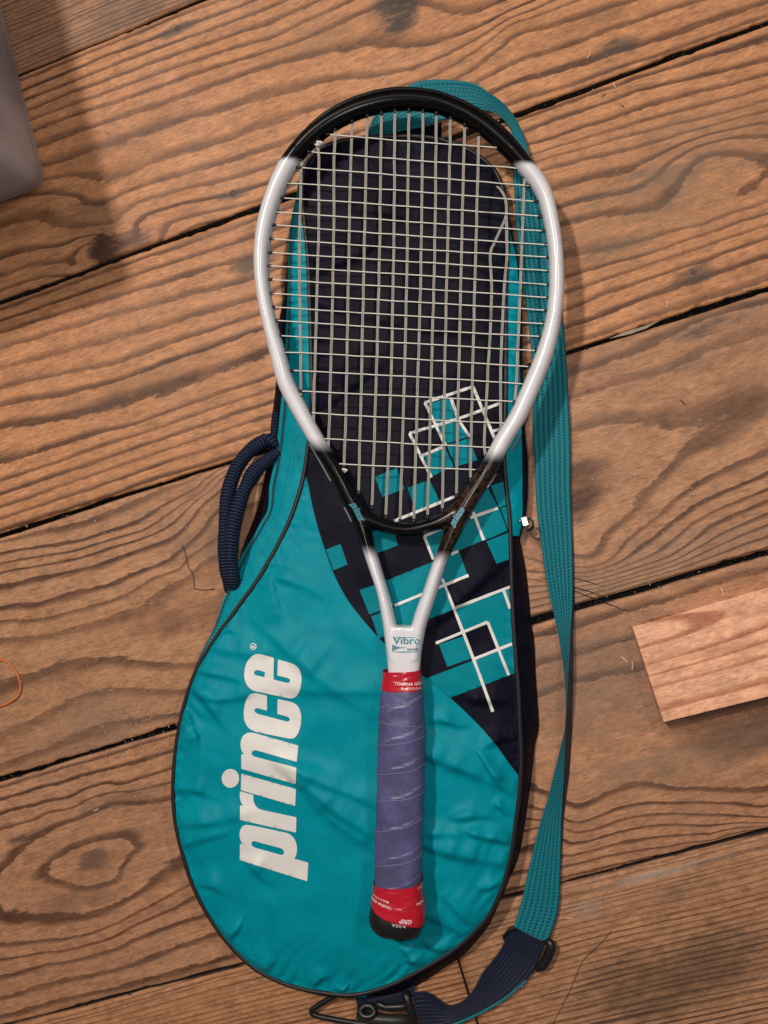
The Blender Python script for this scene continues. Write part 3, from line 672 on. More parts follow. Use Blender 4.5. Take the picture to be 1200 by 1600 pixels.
def loft(name, ca_, cb_, za, zb, mat, n=160, m=10, bulge=0.0, rough_=0.0, parent=None, seed=0, rib=None, power=1.0, uvw=0.03, both=False):
    """strip between two traced curves; za/zb heights (scalars or arrays along the curve)"""
    a = spline(ca_, n); b = spline(cb_, n)
    za = np.interp(np.linspace(0, 1, n), np.linspace(0, 1, np.size(za)), np.atleast_1d(za)); zb = np.interp(np.linspace(0, 1, n), np.linspace(0, 1, np.size(zb)), np.atleast_1d(zb))
    t = np.linspace(0, 1, m)
    X = a[:, None, :] + (b - a)[:, None, :] * t[None, :, None]
    Z = za[:, None] + (zb - za)[:, None] * (t[None] ** power)
    Z = Z + bulge * np.sin(np.pi * t)[None]
    if rough_:
        Z = Z + rough_ * (vnoise(X[..., 0] / 16, X[..., 1] / 16, seed) + 0.6 * vnoise(X[..., 0] / 6, X[..., 1] / 9, seed + 1)) * np.sin(np.pi * np.clip(t, 0.05, 1))[None]
    if rib is not None:
        Z = Z + rib[1] * np.abs(np.sin(np.pi * rib[0] * t))[None]
    v3 = P(X[..., 0], X[..., 1], Z)
    s = np.concatenate([[0], np.cumsum(np.linalg.norm(np.diff(v3[:, m // 2], axis=0), axis=1))])
    uv = np.stack(np.meshgrid(s, t * uvw, indexing='ij'), -1).reshape(-1, 2)
    fs = grid_faces(n, m)
    v3 = v3.reshape(-1, 3)
    # keep faces pointing up on average
    zz = sum(np.cross(v3[q[1]] - v3[q[0]], v3[q[2]] - v3[q[0]])[2] for q in fs[:: max(1, len(fs) // 200)])
    if zz < 0: fs = [q[::-1] for q in fs]
    return obj(name, v3, fs, mat, parent or case, uv=uv)

# gussets ------------------------------------------------------------
def cut(c, y0, y1):
    k = c[(c[:, 1] >= y0) & (c[:, 1] <= y1)]; return [tuple(q) for q in k[::4]] + [tuple(k[-1])]
ZIPL = [(470, 270), (467, 285), (462, 312), (456, 337), (452, 362), (450, 400), (449, 450), (447, 500), (445, 550), (442, 600), (438, 640), (435, 670), (432, 700), (426, 735), (421, 760), (420, 785), (417, 800), (407, 817), (397, 835), (382, 860), (370, 885), (361, 910), (349, 937), (340, 965), (331, 990), (315, 1021), (305, 1046)]
gl = cut(PL, 262, 1048)
zl_a = z_pipe(spline(gl, 30)[:, 1])
loft('teal_gusset', gl, ZIPL, zl_a - 0.0006, zl_a * 0.62, teal, 220, 14, 0.0012, 0.0016, seed=4)
# stitching on the gusset, a zip along its edge
thread_teal = plain('teal_thread', (0.03, 0.42, 0.46), 0.5, 0.2, 900)
zip_dark = plain('zip_tape', (0.004, 0.045, 0.065), 0.6, 0.3, 900, 0.2)
def along(fr, n):
    a = spline(gl, n); b = spline(ZIPL, n); q = a + (b - a) * fr
    za = z_pipe(a[:, 1]); return P(q[:, 0], q[:, 1], za - 0.0006 + (za * 0.62 - za + .0006) * fr + 0.0012 * math.sin(math.pi * fr) + 0.0007)
for fr in (0.42, 0.55):
    pth = along(fr, 560); mb = MB()
    for i in range(160, 556, 4):
        v, f, _ = tube(pth[i:i + 3], 0.00033, 5); mb.add(v, f)
    o = mb.build('stitching', thread_teal, case); o['kind'] = 'stuff'
v, f, _ = tube(along(0.86, 260), 0.0010, 8); obj('zip_tape', v, f, zip_dark, case)
for fr in (0.80, 0.92):
    mb = MB(); pth = along(fr, 620)
    for i in range(10, 616, 3):
        v, f, _ = tube(pth[i:i + 2] + np.array([0, 0, 0.0002]), 0.00042, 5); mb.add(v, f)
    o = mb.build('zip_teeth', thread_teal, case); o['kind'] = 'stuff'
# navy side below the zip, left
NAVL = [(471, 275), (466, 300), (461, 330), (454, 360), (449, 400), (446, 440), (442, 470), (436, 500), (433, 530), (432, 565), (431, 600), (427, 635), (424, 655), (421, 690), (416, 730), (410, 760), (405, 785), (395, 815), (382, 847), (372, 880), (364, 905), (352, 935), (343, 962), (336, 985), (322, 1015), (312, 1040)]
loft('navy_side', ZIPL, NAVL, zl_a * 0.62, 0.0015, navy, 200, 8, 0.002, 0.0015, seed=9)
# right: teal gusset with zip, then navy
ZIPR = [(793, 330), (799, 370), (806, 400), (811, 450), (812, 500), (812, 550), (813, 600), (814, 640), (815, 680), (816, 720), (816, 770), (816, 810), (811, 838)]
gr = cut(PR, 328, 840)
zr_a = z_pipe(spline(gr, 30)[:, 1])
loft('teal_gusset', gr, ZIPR, zr_a - 0.0006, zr_a * 0.7, teal, 160, 12, 0.0010, 0.0014, seed=21)
ZIPR2 = [(795, 332), (802, 370), (809, 400), (814, 450), (816, 500), (816, 550), (817, 600), (819, 640), (821, 680), (825, 722), (825, 772), (822, 802), (813, 840)]
loft('zip_tape', ZIPR, ZIPR2, zr_a * 0.7, zr_a * 0.5, navy, 120, 6, 0.0006, 0.0003, seed=3)
mb = MB(); q = np.array(ZIPR2, float); pth_ = spline(ZIPR2, 300); zz = np.interp(np.arange(300), np.linspace(0, 299, len(zr_a)), zr_a * 0.5) + 0.0006
p3 = P(pth_[:, 0] - 1.2, pth_[:, 1], zz)
zipmetal = plain('zip_coil', (0.035, 0.03, 0.035), 0.35, 0.3, 900)
for i in range(4, 296, 2):
    v, f, _ = tube(np.array([p3[i], p3[i] + np.array([0.0016, 0, 0.0001])]), 0.0004, 5); mb.add(v, f)
o = mb.build('zip_teeth', zipmetal, case); o['kind'] = 'stuff'
loft('navy_side', ZIPR2, [(x - 4, y) for x, y in ZIPR2], zr_a * 0.5, 0.001, navy, 100, 5, 0.0, 0.0006)
# lower right navy side
NAVR = [(811, 834), (816, 860), (821, 885), (824, 908), (827, 937), (830, 970), (835, 1005), (837, 1050), (840, 1095), (842, 1125), (841, 1145), (836, 1165), (834, 1187), (830, 1220), (825, 1255), (820, 1290), (811, 1337), (797, 1372), (782, 1407), (765, 1444), (745, 1470), (722, 1494), (690, 1515), (660, 1535), (630, 1551), (600, 1558), (572, 1557), (545, 1556)]
grl = [q for q in PR.tolist() if q[1] >= 832][::4] + [[545, 1555]]
zg = z_pipe(spline(grl, 30)[:, 1])
loft('navy_side', grl, NAVR, zg - 0.0006, 0.0015, navy, 240, 12, 0.0035, 0.0035, seed=33)
# under-wall all round (hidden below the piping)
ce = PIPE.mean(0)
inn = PIPE + (ce - PIPE) / np.linalg.norm(ce - PIPE, axis=1)[:, None] * 6
V = np.stack([P(PIPE[:, 0], PIPE[:, 1], z_pipe(PIPE[:, 1]) - 0.0005), P(inn[:, 0], inn[:, 1], z_pipe(PIPE[:, 1]) * 0.45), P(inn[:, 0], inn[:, 1], 0.0015 + 0 * inn[:, 0])], 0)
obj('back_panel', V.reshape(-1, 3), grid_faces(3, len(PIPE), wrap=True), navy, case)

# zip pull
chrome = plain('zip_metal', (0.55, 0.54, 0.52), 0.32, 0.2, 600, Metallic=1.0)
zc = P1(820, 815, 0.016)
def box(c, sx, sy, sz, rz=0.0):
    s = np.array([[x, y, z] for z in (-1, 1) for y in (-1, 1) for x in (-1, 1)], float) * np.array([sx, sy, sz]) / 2
    cr, sr = math.cos(rz), math.sin(rz)
    s = np.stack([s[:, 0] * cr - s[:, 1] * sr, s[:, 0] * sr + s[:, 1] * cr, s[:, 2]], 1) + np.asarray(c)
    return s, [(0, 2, 3, 1), (4, 5, 7, 6), (0, 1, 5, 4), (2, 6, 7, 3), (0, 4, 6, 2), (1, 3, 7, 5)]
def bev(o, wd=0.0006, seg=2):
    m = o.modifiers.new('bevel', 'BEVEL'); m.width = wd; m.segments = seg; m.limit_method = 'ANGLE'
    return o
v, f = box(zc + np.array([0, 0, 0.001]), 0.0062, 0.0085, 0.004, 0.3)
puller = bev(obj('zip_slider', v, f, chrome, case, False), 0.0012, 3)
ringp = [zc + np.array([0.0035 + 0.0032 * math.cos(a), -0.002 + 0.0046 * math.sin(a), 0.002 + 0.0016 * math.cos(a)]) for a in np.linspace(0, 2 * math.pi, 20, endpoint=False)]
v, f, _ = tube(ringp, 0.0011, 8, closed=True); obj('pull_ring', v, f, plain('dark_teal_metal', (0.02, 0.07, 0.075), 0.3, 0.4, 900, Metallic=0.7), puller)
v, f, _ = tube([zc + np.array([-0.006, 0.0008, 0.003]), zc + np.array([-0.002, 0.0003, 0.0036])], 0.0007, 6); obj('pull_tab', v, f, chrome, puller)

# webbing --------------------------------------------------------------
def webbing(name, hi, lo, nrib=8, width=0.03):
    t = NT(name); n = t.n.new('ShaderNodeUVMap'); n.uv_map = 'uv'
    u, v, _ = t.split(n.outputs[0])
    q = t.mul(v, nrib / width); ff = t.math('FRACT', q); ribno = t.math('FLOOR', t.add(q, 0.5))
    eg = t.math('ABSOLUTE', t.sub(ff, 0.5))
    rib = t.sstep(eg, 0.5, 0.30)
    spk = t.noise(t.xyz(t.mul(u, 700), t.mul(v, 900)), 1.0, 3)
    wv = t.math('SINE', t.add(t.mul(u, 2 * math.pi / 0.0030), t.mul(ribno, 2.3), t.mul(spk, 2.0)))
    hatch = t.math('SINE', t.add(t.mul(u, 2 * math.pi / 0.0024), t.mul(eg, 9.0)))
    hgt = t.add(t.mul(rib, 0.8), t.mul(hatch, 0.10), t.mul(spk, 0.5))
    c = t.mix(t.sstep(t.add(t.mul(hatch, 0.25), spk), 0.0, 1.0), lo, hi)
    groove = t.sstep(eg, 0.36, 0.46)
    c = t.mix(t.mul(groove, 0.9), c, tuple(x * 0.30 for x in lo))  # grooves darkened in the colour, as shade between the ribs
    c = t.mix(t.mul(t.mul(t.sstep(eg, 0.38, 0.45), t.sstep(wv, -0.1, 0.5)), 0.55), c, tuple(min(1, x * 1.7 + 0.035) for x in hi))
    nm = t.bump(hgt, 0.7, 0.0007)
    return t.out(c, 0.55, nm, Specular_IOR_Level=0.3, Sheen_Weight=0.05)
web_teal = webbing('teal_webbing', (0.002, 0.245, 0.300), (0.0008, 0.100, 0.135), 7)
web_navy = webbing('navy_webbing', (0.010, 0.016, 0.045), (0.004, 0.006, 0.018), 9)
web_edge = plain('teal_edge_thread', (0.006, 0.26, 0.30), 0.55, 0.4, 1500, 0.4)

SL = [(800, 240), (801, 262), (803, 290), (805, 330), (808, 370), (812, 410), (817, 445), (822, 480), (827, 520), (831, 560), (832, 600), (832, 645), (832, 675), (835, 722), (837, 772), (840, 810), (845, 847), (850, 885), (857, 925), (863, 950), (870, 982), (877, 1020), (882, 1060), (884, 1100), (882, 1140), (875, 1170), (865, 1210), (855, 1250), (842, 1292), (825, 1362), (815, 1407), (803, 1448)]
SR = [(826, 236), (834, 262), (844, 290), (853, 325), (860, 370), (866, 410), (871, 445), (875, 480), (881, 518), (884, 560), (886, 590), (888, 630), (890, 665), (891, 710), (891, 765), (893, 815), (894, 850), (895, 890), (895, 925), (894, 955), (892, 980), (890, 1020), (888, 1060), (886, 1100), (884, 1140), (883, 1170), (881, 1212), (879, 1250), (877, 1292), (875, 1370), (871, 1425), (855, 1474)]
SN = [(827, 238), (835, 263), (845, 291), (854, 326), (861, 371), (867, 411), (872, 446), (876, 481), (882, 519), (885, 561), (887, 591), (889, 631), (891, 666), (892, 711), (892, 766), (894, 816), (896, 851), (897, 891), (898, 928), (898, 952), (896, 980), (896, 1020), (896, 1060), (895, 1100), (894, 1140), (892, 1172), (889, 1212), (884, 1250), (880, 1292), (876, 1370), (872, 1426), (856, 1475)]
nS = 420
tt = np.array([0.0, 0.10, 0.3, 0.5, 0.60, 0.66, 0.70, 0.74, 0.80, 0.88, 1.0])
zl_s = np.array([.012, .006, .004, .004, .004, .005, .005, .005, .004, .004, .006]); zr_s = np.array([.013, .010, .007, .005, .006, .013, .018, .018, .011, .005, .007])
tu = np.linspace(0, 1, nS)
def mk(a): return np.interp(tu, tt, a)
# resample with matched rows
def matched(c): 
    c = np.array(c, float); k = np.arange(len(c)); q = np.linspace(0, len(c) - 1, nS)
    cc = spline(c, 2000); 
    # parameter by row index, to keep the two edges in step
    from_idx = []
    ysum = np.concatenate([[0], np.cumsum(np.linalg.norm(np.diff(c, axis=0), axis=1))])
    s_all = np.concatenate([[0], np.cumsum(np.linalg.norm(np.diff(cc, axis=0), axis=1))]); s_all *= ysum[-1] / s_all[-1]
    sq = np.interp(q, k, ysum)
    return np.stack([np.interp(sq, s_all, cc[:, 0]), np.interp(sq, s_all, cc[:, 1])], 1)
def ribbon(name, a, b, za, zb, mat, m, rib, parent, uv0=0.0, uv1=0.03, bulge=0.0):
    t = np.linspace(0, 1, m)
    X = a[:, None] + (b - a)[:, None] * t[None, :, None]
    Z = za[:, None] + (zb - za)[:, None] * t[None] + bulge * np.sin(np.pi * t)[None]
    if rib: Z = Z + rib[1] * np.abs(np.sin(np.pi * rib[0] * t))[None]
    v3 = P(X[..., 0], X[..., 1], Z)
    s = np.concatenate([[0], np.cumsum(np.linalg.norm(np.diff(v3[:, m // 2], axis=0), axis=1))])
    uv = np.stack(np.meshgrid(s, uv0 + t * (uv1 - uv0), indexing='ij'), -1).reshape(-1, 2)
    v3 = v3.reshape(-1, 3); fs = grid_faces(len(a), m)
    zz = sum(np.cross(v3[q[1]] - v3[q[0]], v3[q[2]] - v3[q[0]])[2] for q in fs[::50])
    if zz < 0: fs = [q[::-1] for q in fs]
    return obj(name, v3, fs, mat, parent, uv=uv)
aL, aR, aN = matched(SL), matched(SR), matched(SN)
wob = 0.0006 * vnoise(tu * 40, tu * 0, 5)
strap = ribbon('shoulder_strap', aL, aR, mk(zl_s) + wob, mk(zr_s) + wob, web_teal, 50, (7, 0.0010), case)
ribbon('strap_backing', aR, aN, mk(zr_s) + wob - 0.0002, 0.0012 + 0 * tu, web_navy, 8, None, strap, 0, 0.01)
ribbon('strap_backing', aL, aL + np.array([1.0, 0]), mk(zl_s) + wob, 0.001 + 0 * tu, web_navy, 3, None, strap, 0, 0.01)
# strap turning round the head of the case
TO = [(574, 214), (577, 200), (582, 186), (592, 168), (610, 150), (632, 138), (650, 128), (682, 124), (720, 126), (745, 132), (765, 145), (782, 157), (795, 170), (807, 187), (817, 208), (825, 232), (829, 250)]
TI = [(588, 214), (596, 212), (610, 209), (628, 205), (648, 201), (665, 197), (685, 190), (702, 184), (722, 178), (740, 174), (755, 173), (770, 176), (783, 184), (793, 195), (800, 210), (803, 232), (802, 256)]
nS = 200; tu = np.linspace(0, 1, nS)
ribbon('strap_turn', matched(TO), matched(TI), np.interp(tu, [0, .3, .7, 1], [.004, .010, .014, .013]), np.interp(tu, [0, .3, .7, 1], [.006, .005, .006, .012]), web_teal, 50, (8, 0.0006), strap)
ribbon('strap_tab', matched([(590, 212), (620, 206), (650, 200), (668, 197), (690, 190)]), matched([(585, 232), (615, 232), (645, 232), (664, 232), (690, 232)]), 0.0045 + 0 * tu, 0.006 + 0 * tu, navy, 12, None, strap)
# slider at the bottom of the strap
plastic = plain('black_plastic', (0.010, 0.010, 0.011), 0.38, 0.2, 700, 0.08)
sl_mb = MB()
pa = P(np.array([800, 812, 830, 848, 858, 861, 856, 848, 838]), np.array([1449, 1455, 1462, 1469, 1472, 1480, 1494, 1508, 1514]), np.array([.008, .0045, .0035, .0045, .008, .0085, .008, .0075, .006]))
v, f, _ = tube(spline(pa, 60), np.interp(np.arange(60), [0, 30, 36, 52, 59], [.0016, .0028, .0042, .0042, .003]), 10); sl_mb.add(v, f)
pb = P(np.array([800, 792, 788, 800, 822, 838]), np.array([1449, 1458, 1466, 1478, 1500, 1514]), np.array([.008, .007, .003, .002, .002, .005]))
v, f, _ = tube(spline(pb, 40), .0016, 10); sl_mb.add(v, f)
sl_mb.build('strap_slider', plastic, strap)
# navy tail of the strap
NLt = [(801, 1450), (792, 1462), (783, 1482), (768, 1502), (755, 1518), (747, 1533), (739, 1547), (728, 1560), (716, 1567), (702, 1570), (688, 1563), (676, 1554), (665, 1549), (653, 1549), (643, 1552)]
NRt = [(852, 1474), (846, 1490), (836, 1513), (822, 1532), (806, 1547), (790, 1560), (772, 1571), (755, 1581), (736, 1590), (718, 1598), (702, 1604), (690, 1609), (678, 1612), (667, 1613), (659, 1612)]
nS = 180; tu = np.linspace(0, 1, nS)
za = np.interp(tu, [0, .12, .4, .7, .9, 1], [.0065, .004, .003, .006, .012, .011]); zb_ = np.interp(tu, [0, .12, .4, .7, .9, 1], [.0065, .005, .006, .006, .005, .006])
tail = ribbon('strap_tail', matched(NLt), matched(NRt), za, zb_, web_navy, 60, (10, 0.0007), strap)
R2 = matched(NRt); mb = MB()
for i in range(40, 178, 1):
    if i % 2: continue
    q = P(np.array([R2[i, 0] - 1.5, R2[i, 0] + 1.2]), np.array([R2[i, 1] - 1.5, R2[i, 1] + 1.0]), np.array([zb_[i] + 0.0008, zb_[i] + .0002]))
    v, f, _ = tube(q, 0.00075, 6); mb.add(v, f)
o = mb.build('edge_stitching', web_edge, strap); o['kind'] = 'stuff'
# end webbing and swivel hook at the foot of the case
loft('end_webbing', [(566, 1558), (595, 1551), (625, 1542), (648, 1532)], [(572, 1572), (600, 1570), (628, 1566), (648, 1556)], .006, .004, web_navy, 50, 30, 0.0, 0.0, rib=(8, .0005))
loft('hook_tab', [(556, 1554), (557, 1566), (558, 1578), (556, 1592)], [(573, 1553), (573, 1565), (572, 1578), (570, 1590)], .007, .006, web_navy, 30, 24, 0.001, 0.0, rib=(6, .0005))
loft('hook_tab_trim', [(557, 1555), (557, 1559)], [(573, 1554), (572, 1558)], .0088, .0088, teal, 4, 3)
hook = None
tri = P(np.array([522, 505, 491, 487, 490, 503, 530, 560, 585]), np.array([1556, 1566, 1575, 1580, 1585, 1589, 1594, 1599, 1601]), np.array([.006, .006, .006, .006, .006, .006, .006, .006, .006]))
hk = obj('swivel_hook', *tube(spline(tri, 60), .0024, 10)[:2], plastic, case)
v, f, _ = tube(P(np.array([560, 585, 612, 640]), np.array([1588, 1592, 1594, 1594]), np.array([.008, .008, .008, .008])), [.0045, .005, .005, .0048], 14); obj('hook_barrel', v, f, plain('hook_worn', (0.022, 0.022, 0.018), 0.45, 0.5, 300, 0.15), hk)
th = np.linspace(0, 2 * math.pi, 24, endpoint=False)
v, f, _ = tube(P(574 + 11 * np.cos(th), 1580 + 9 * np.sin(th), 0.010 + 0.003 * np.sin(th)), .0030, 10, closed=True); obj('hook_swivel', v, f, plastic, hk)
v, f, _ = tube(P(np.array([585, 592, 602, 625, 637]), np.array([1571, 1569, 1574, 1573, 1571]), np.array([.011, .012, .012, .012, .012])), [.0022, .003, .0032, .0032, .003], 10); obj('hook_gate', v, f, plastic, hk)
v, f, _ = tube(P(np.array([632, 636, 640, 645, 650]), np.array([1548, 1560, 1575, 1590, 1606]), np.array([.010, .012, .013, .012, .010])), [.0026, .0036, .004, .0036, .003], 10); obj('hook_end', v, f, plastic, hk)

# carry handle: two rolled loops on the left side
hmat = NT('navy_cord'); n_ = hmat.n.new('ShaderNodeUVMap'); n_.uv_map = 'uv'
hu, hv, _ = hmat.split(n_.outputs[0])
wv = hmat.math('SINE', hmat.add(hmat.mul(hu, 2 * math.pi / 0.0027), hmat.mul(hmat.math('SINE', hmat.mul(hv, 30.0)), 0.9)))
sp = hmat.noise(hmat.xyz(hmat.mul(hu, 900), hmat.mul(hv, 60)), 1.0, 2)
hc = hmat.mix(hmat.sstep(hmat.add(wv, hmat.mul(sp, 0.8)), -0.2, 1.3), (0.003, 0.005, 0.012), (0.018, 0.034, 0.085))
hand_m = hmat.out(hc, 0.6, hmat.bump(wv, 0.8, 0.0006), Specular_IOR_Level=0.25)
def handle_loop(pts, zs, rad):
    c = spline([(x, y, z * 1e4) for (x, y), z in zip(pts, zs)], 120)
    r = np.interp(np.linspace(0, 1, 120), [0, .1, .5, .9, 1], np.array([.75, 1, 1, 1.0, .8]) * rad) * (1 + 0.25 * vnoise(np.linspace(0, 9, 120), np.zeros(120) + rad * 9000, 3))
    p3 = P(c[:, 0], c[:, 1], c[:, 2] / 1e4)
    p3 = p3 + np.stack([0 * r, 0 * r, 0 * r], 1)
    return tube(p3, r, 16)
h1 = handle_loop([(428, 684), (408, 692), (387, 708), (369, 733), (357, 768), (352, 808), (351, 850), (354, 890), (360, 922)], [.010, .014, .018, .023, .027, .028, .026, .020, .010], .0060)
carry = obj('carry_handle', h1[0], h1[1], hand_m, case, uv=h1[2])
h2 = handle_loop([(436, 706), (414, 722), (394, 742), (380, 770), (369, 803), (362, 840), (361, 873), (364, 902), (368, 918)], [.012, .017, .023, .029, .033, .033, .029, .021, .011], .0062)
obj('handle_roll', h2[0], h2[1], hand_m, carry, uv=h2[2])
v, f, uv = tube(P(np.array([432, 431, 430, 428]), np.array([645, 660, 675, 692]), np.array([.0085, .0085, .009, .011])), [.0032, .0036, .0036, .004], 12); obj('handle_tab', v, f, hand_m, carry, uv=uv)
v, f, uv = tube(P(np.array([411, 418, 426, 432]), np.array([682, 684, 690, 698]), np.array([.012, .015, .016, .014])), [.0028, .0042, .0046, .003], 12); obj('handle_knot', v, f, hand_m, carry, uv=uv)
ed = P(np.array([361, 362, 366, 370, 374]), np.array([838, 860, 885, 903, 913]), np.array([.029, .027, .022, .016, .013])); v, f, _ = tube(spline(ed, 40), .0006, 6); obj('handle_edge', v, f, thread_teal, carry)

# ================================================================== RACKET
racket = thing('tennis_racket', 'white and black tennis racket with purple wrapped grip and beige strings lying on the case', 'racket', tuple(P1(630, 850, 0.0)))
def zr(py): return np.interp(np.asarray(py, float), [100, 1500], [0.0385, 0.0535])
def paint():
    t = NT('racket_paint'); x, y, z = t.split(t.coord('Object'))
    # y in the racket's own frame, with the fades measured from its root
    yy = t.add(y, t.mul(x, 0.066))
    n = t.noise(t.coord(), 400, 3); yy = t.add(yy, t.mul(t.sub(n, .5), 0.002))
    R0 = np.array(root_of(racket))
    def yof(px, py):
        q = P1(px, py, float(zr(py))) - R0; return q[1] + 0.066 * q[0]
    y_top = yof(640, 258); y_mid = yof(640, 702); y_low = yof(640, 862)
    black = t.math('MAXIMUM', t.sstep(yy, y_top - 0.0028, y_top + 0.0028), t.mul(t.sstep(yy, y_mid + 0.006, y_mid - 0.008), t.sstep(yy, y_low - 0.009, y_low + 0.004)))
    chips = t.sstep(t.noise(t.coord(), 650, 3, 0.7), 0.70, 0.76)
    wht = t.mix(t.mul(t.sstep(t.noise(t.coord(), 90, 4), .5, .75), 0.35), (0.76, 0.75, 0.785), (0.64, 0.63, 0.67))
    blk = t.mix(t.mul(chips, 0.25), (0.004, 0.0037, 0.0037), (0.25, 0.24, 0.23))
    bare = t.mul(t.sstep(x, yof(700, 0) * 0 + 0.030, 0.045), t.sstep(t.noise(t.coord(), 230, 4, .7), .40, .62))
    lowr = t.mul(t.sstep(yy, y_mid, y_mid - 0.02), bare)
    blk = t.mix(t.mul(lowr, 0.9), blk, (0.060, 0.030, 0.018))
    c = t.mix(black, wht, blk)
    nm = t.bump(t.noise(t.coord(), 500, 3), 0.05, 0.0004)
    return t.out(c, 0.25, nm, Specular_IOR_Level=t.mix(black, (0.75, 0.75, 0.75), (0.22, 0.22, 0.22)))
paint_m = paint()
ST = [(606, 1030, 626, 1030), (602, 1005, 623, 1000), (599, 980, 619, 975), (590, 930, 608, 928), (577, 890, 596, 887), (567, 860, 587, 855), (559, 835, 580, 826), (548, 808, 571, 797), (535, 785, 558, 772), (524, 760, 546, 749), (510, 735, 533, 726), (494, 710, 518, 702), (482, 690, 506, 682),
      (466, 662, 490, 654), (451, 635, 476, 626), (434, 600, 459, 593), (421, 550, 445, 546), (409, 500, 431, 497), (400, 450, 422, 449), (397, 400, 420, 401), (402, 350, 427, 354), (416, 300, 441, 308), (435, 256, 461, 268), (457, 225, 481, 240), (482, 199, 503, 219),
      (518, 174, 534, 198), (565, 153, 575, 181), (620, 142, 623, 172), (678, 146, 674, 175), (720, 160, 711, 188), (748, 174, 735, 201), (772, 190, 755, 215), (797, 212, 777, 234), (820, 236, 799, 256), (845, 267, 822, 284), (862, 297, 838, 309), (872, 335, 848, 344),
      (880, 390, 856, 393), (882, 450, 857, 450), (877, 500, 852, 497), (866, 550, 840, 542), (847, 600, 821, 590), (825, 650, 800, 638), (810, 675, 786, 663), (795, 700, 771, 687), (778, 735, 753, 722), (762, 760, 737, 747), (747, 785, 720, 771), (733, 810, 705, 797),
      (720, 835, 695, 824), (707, 860, 686, 852), (696, 885, 675, 881), (682, 930, 660, 926), (674, 955, 650, 952), (666, 980, 643, 976), (661, 1005, 639, 1000), (657, 1030, 637, 1030)]
def sweep(stations, n, ht, closed=False, z_off=0.0, ns=20, exp=2.05, caps=True, htv=None):
    s = spline(stations, n)
    O = P(s[:, 0], s[:, 1], zr(s[:, 1]) + z_off); I = P(s[:, 2], s[:, 3], zr(s[:, 3]) + z_off)
    c = (O + I) / 2; wv = (O - I) / 2
    h = np.full(n, ht) if htv is None else np.interp(np.linspace(0, 1, n), np.linspace(0, 1, len(htv)), htv)
    a = np.linspace(0, 2 * math.pi, ns, endpoint=False)
    ca, sa = np.cos(a), np.sin(a)
    cx = np.sign(ca) * np.abs(ca) ** (2 / exp); sx = np.sign(sa) * np.abs(sa) ** (2 / exp)
    v = c[:, None] + wv[:, None] * cx[None, :, None] + np.array([0, 0, 1.0]) * (h[:, None] * sx[None])[..., None]
    f = grid_faces(n, ns, wrap=True)
    f.append(tuple(range(ns))[::-1]); f.append(tuple((n - 1) * ns + j for j in range(ns)))
    return v.reshape(-1, 3), f
fr = MB()
v, f = sweep(ST, 420, 0.0105, htv=[.0100] + [.0105] * 8); fr.add(v, f)
BR = [(556, 786, 550, 810), (572, 796, 566, 822), (588, 804, 585, 827), (604, 811, 604, 833), (622, 816, 621, 836), (643, 817, 642, 837), (665, 812, 663, 833), (685, 804, 684, 828), (705, 790, 705, 822), (722, 775, 724, 815)]
v, f = sweep(BR, 80, 0.0095); fr.add(v, f)
SH = [(599, 978, 666, 978), (600, 990, 664, 990), (602, 1005, 661, 1005), (605, 1030, 658, 1030), (607, 1060, 656, 1060), (608, 1090, 655, 1090)]
v, f = sweep(SH, 30, 0.0098, exp=3.0); fr.add(v, f)
# gusset that fills the crotch of the throat
CR = [(606, 958, 612, 958), (605, 970, 622, 972)]
frame = fr.build('frame', paint_m, racket)
m = frame.modifiers.new('skin', 'REMESH'); m.mode = 'VOXEL'; m.voxel_size = 0.0009; m.use_smooth_shade = True
m = frame.modifiers.new('relax', 'SMOOTH'); m.factor = 0.5; m.iterations = 14

# bumper guard at the tip
bump_m = plain('bumper_plastic', (0.004, 0.0036, 0.0036), 0.30, 0.4, 500, 0.30, Specular_IOR_Level=0.14)
bs = [(s[0] * 1.0, s[1] * 1.0, s[0] + (s[2] - s[0]) * .36, s[1] + (s[3] - s[1]) * .36) for s in ST[23:35]]
bs = [(o0 + (o0 - i0) * k_, o1 + (o1 - i1) * k_, i0, i1) for (o0, o1, i0, i1), k_ in zip(bs, [-.35, -.1] + [.05] * (len(bs) - 4) + [-.1, -.35])]
v, f = sweep(bs, 140, 0.0106, ns=16, exp=2.6, htv=[.006, .0100, .0112, .0112, .0112, .0100, .006]); obj('bumper_guard', v, f, bump_m, racket)

# strings ------------------------------------------------------------
def string_mat(name, col):
    t = NT(name); c = t.coord(); n = t.noise(c, 900, 3); n2 = t.noise(c, 60, 4)
    cc = t.mix(n, tuple(x * .82 for x in col), col)
    dirt = t.sstep(n2, 0.60, 0.76); cc = t.mix(t.mul(dirt, .55), cc, (0.10, 0.085, 0.07))
    return t.out(cc, 0.32, None, Specular_IOR_Level=0.5, Transmission_Weight=0.0, Subsurface_Weight=0.0)
s_cross = string_mat('string_beige', (0.82, 0.79, 0.72)); s_main = string_mat('string_grey_beige', (0.40, 0.37, 0.325))
CLx = [512, 483, 468, 451, 440, 433, 428, 425, 422, 421, 422, 425, 426, 432, 436, 445, 455, 469, 484, 506, 527]
CLy = [209.6, 237, 262, 286, 309, 331, 351.5, 373, 394.7, 415.5, 436.7, 458.4, 479.6, 500.7, 524.5, 550, 579, 611, 645, 685, 724.7]
CRx = [783, 808, 824, 837, 844, 850, 854, 857, 858, 858, 857, 854, 851, 846, 839, 829, 818, 805, 792, 772, 746]
CRy = [231, 262.5, 290, 314.5, 338, 361, 382.5, 402, 423, 445, 465, 484.5, 505.5, 526, 548, 573, 599.5, 627.7, 661.5, 699, 734]
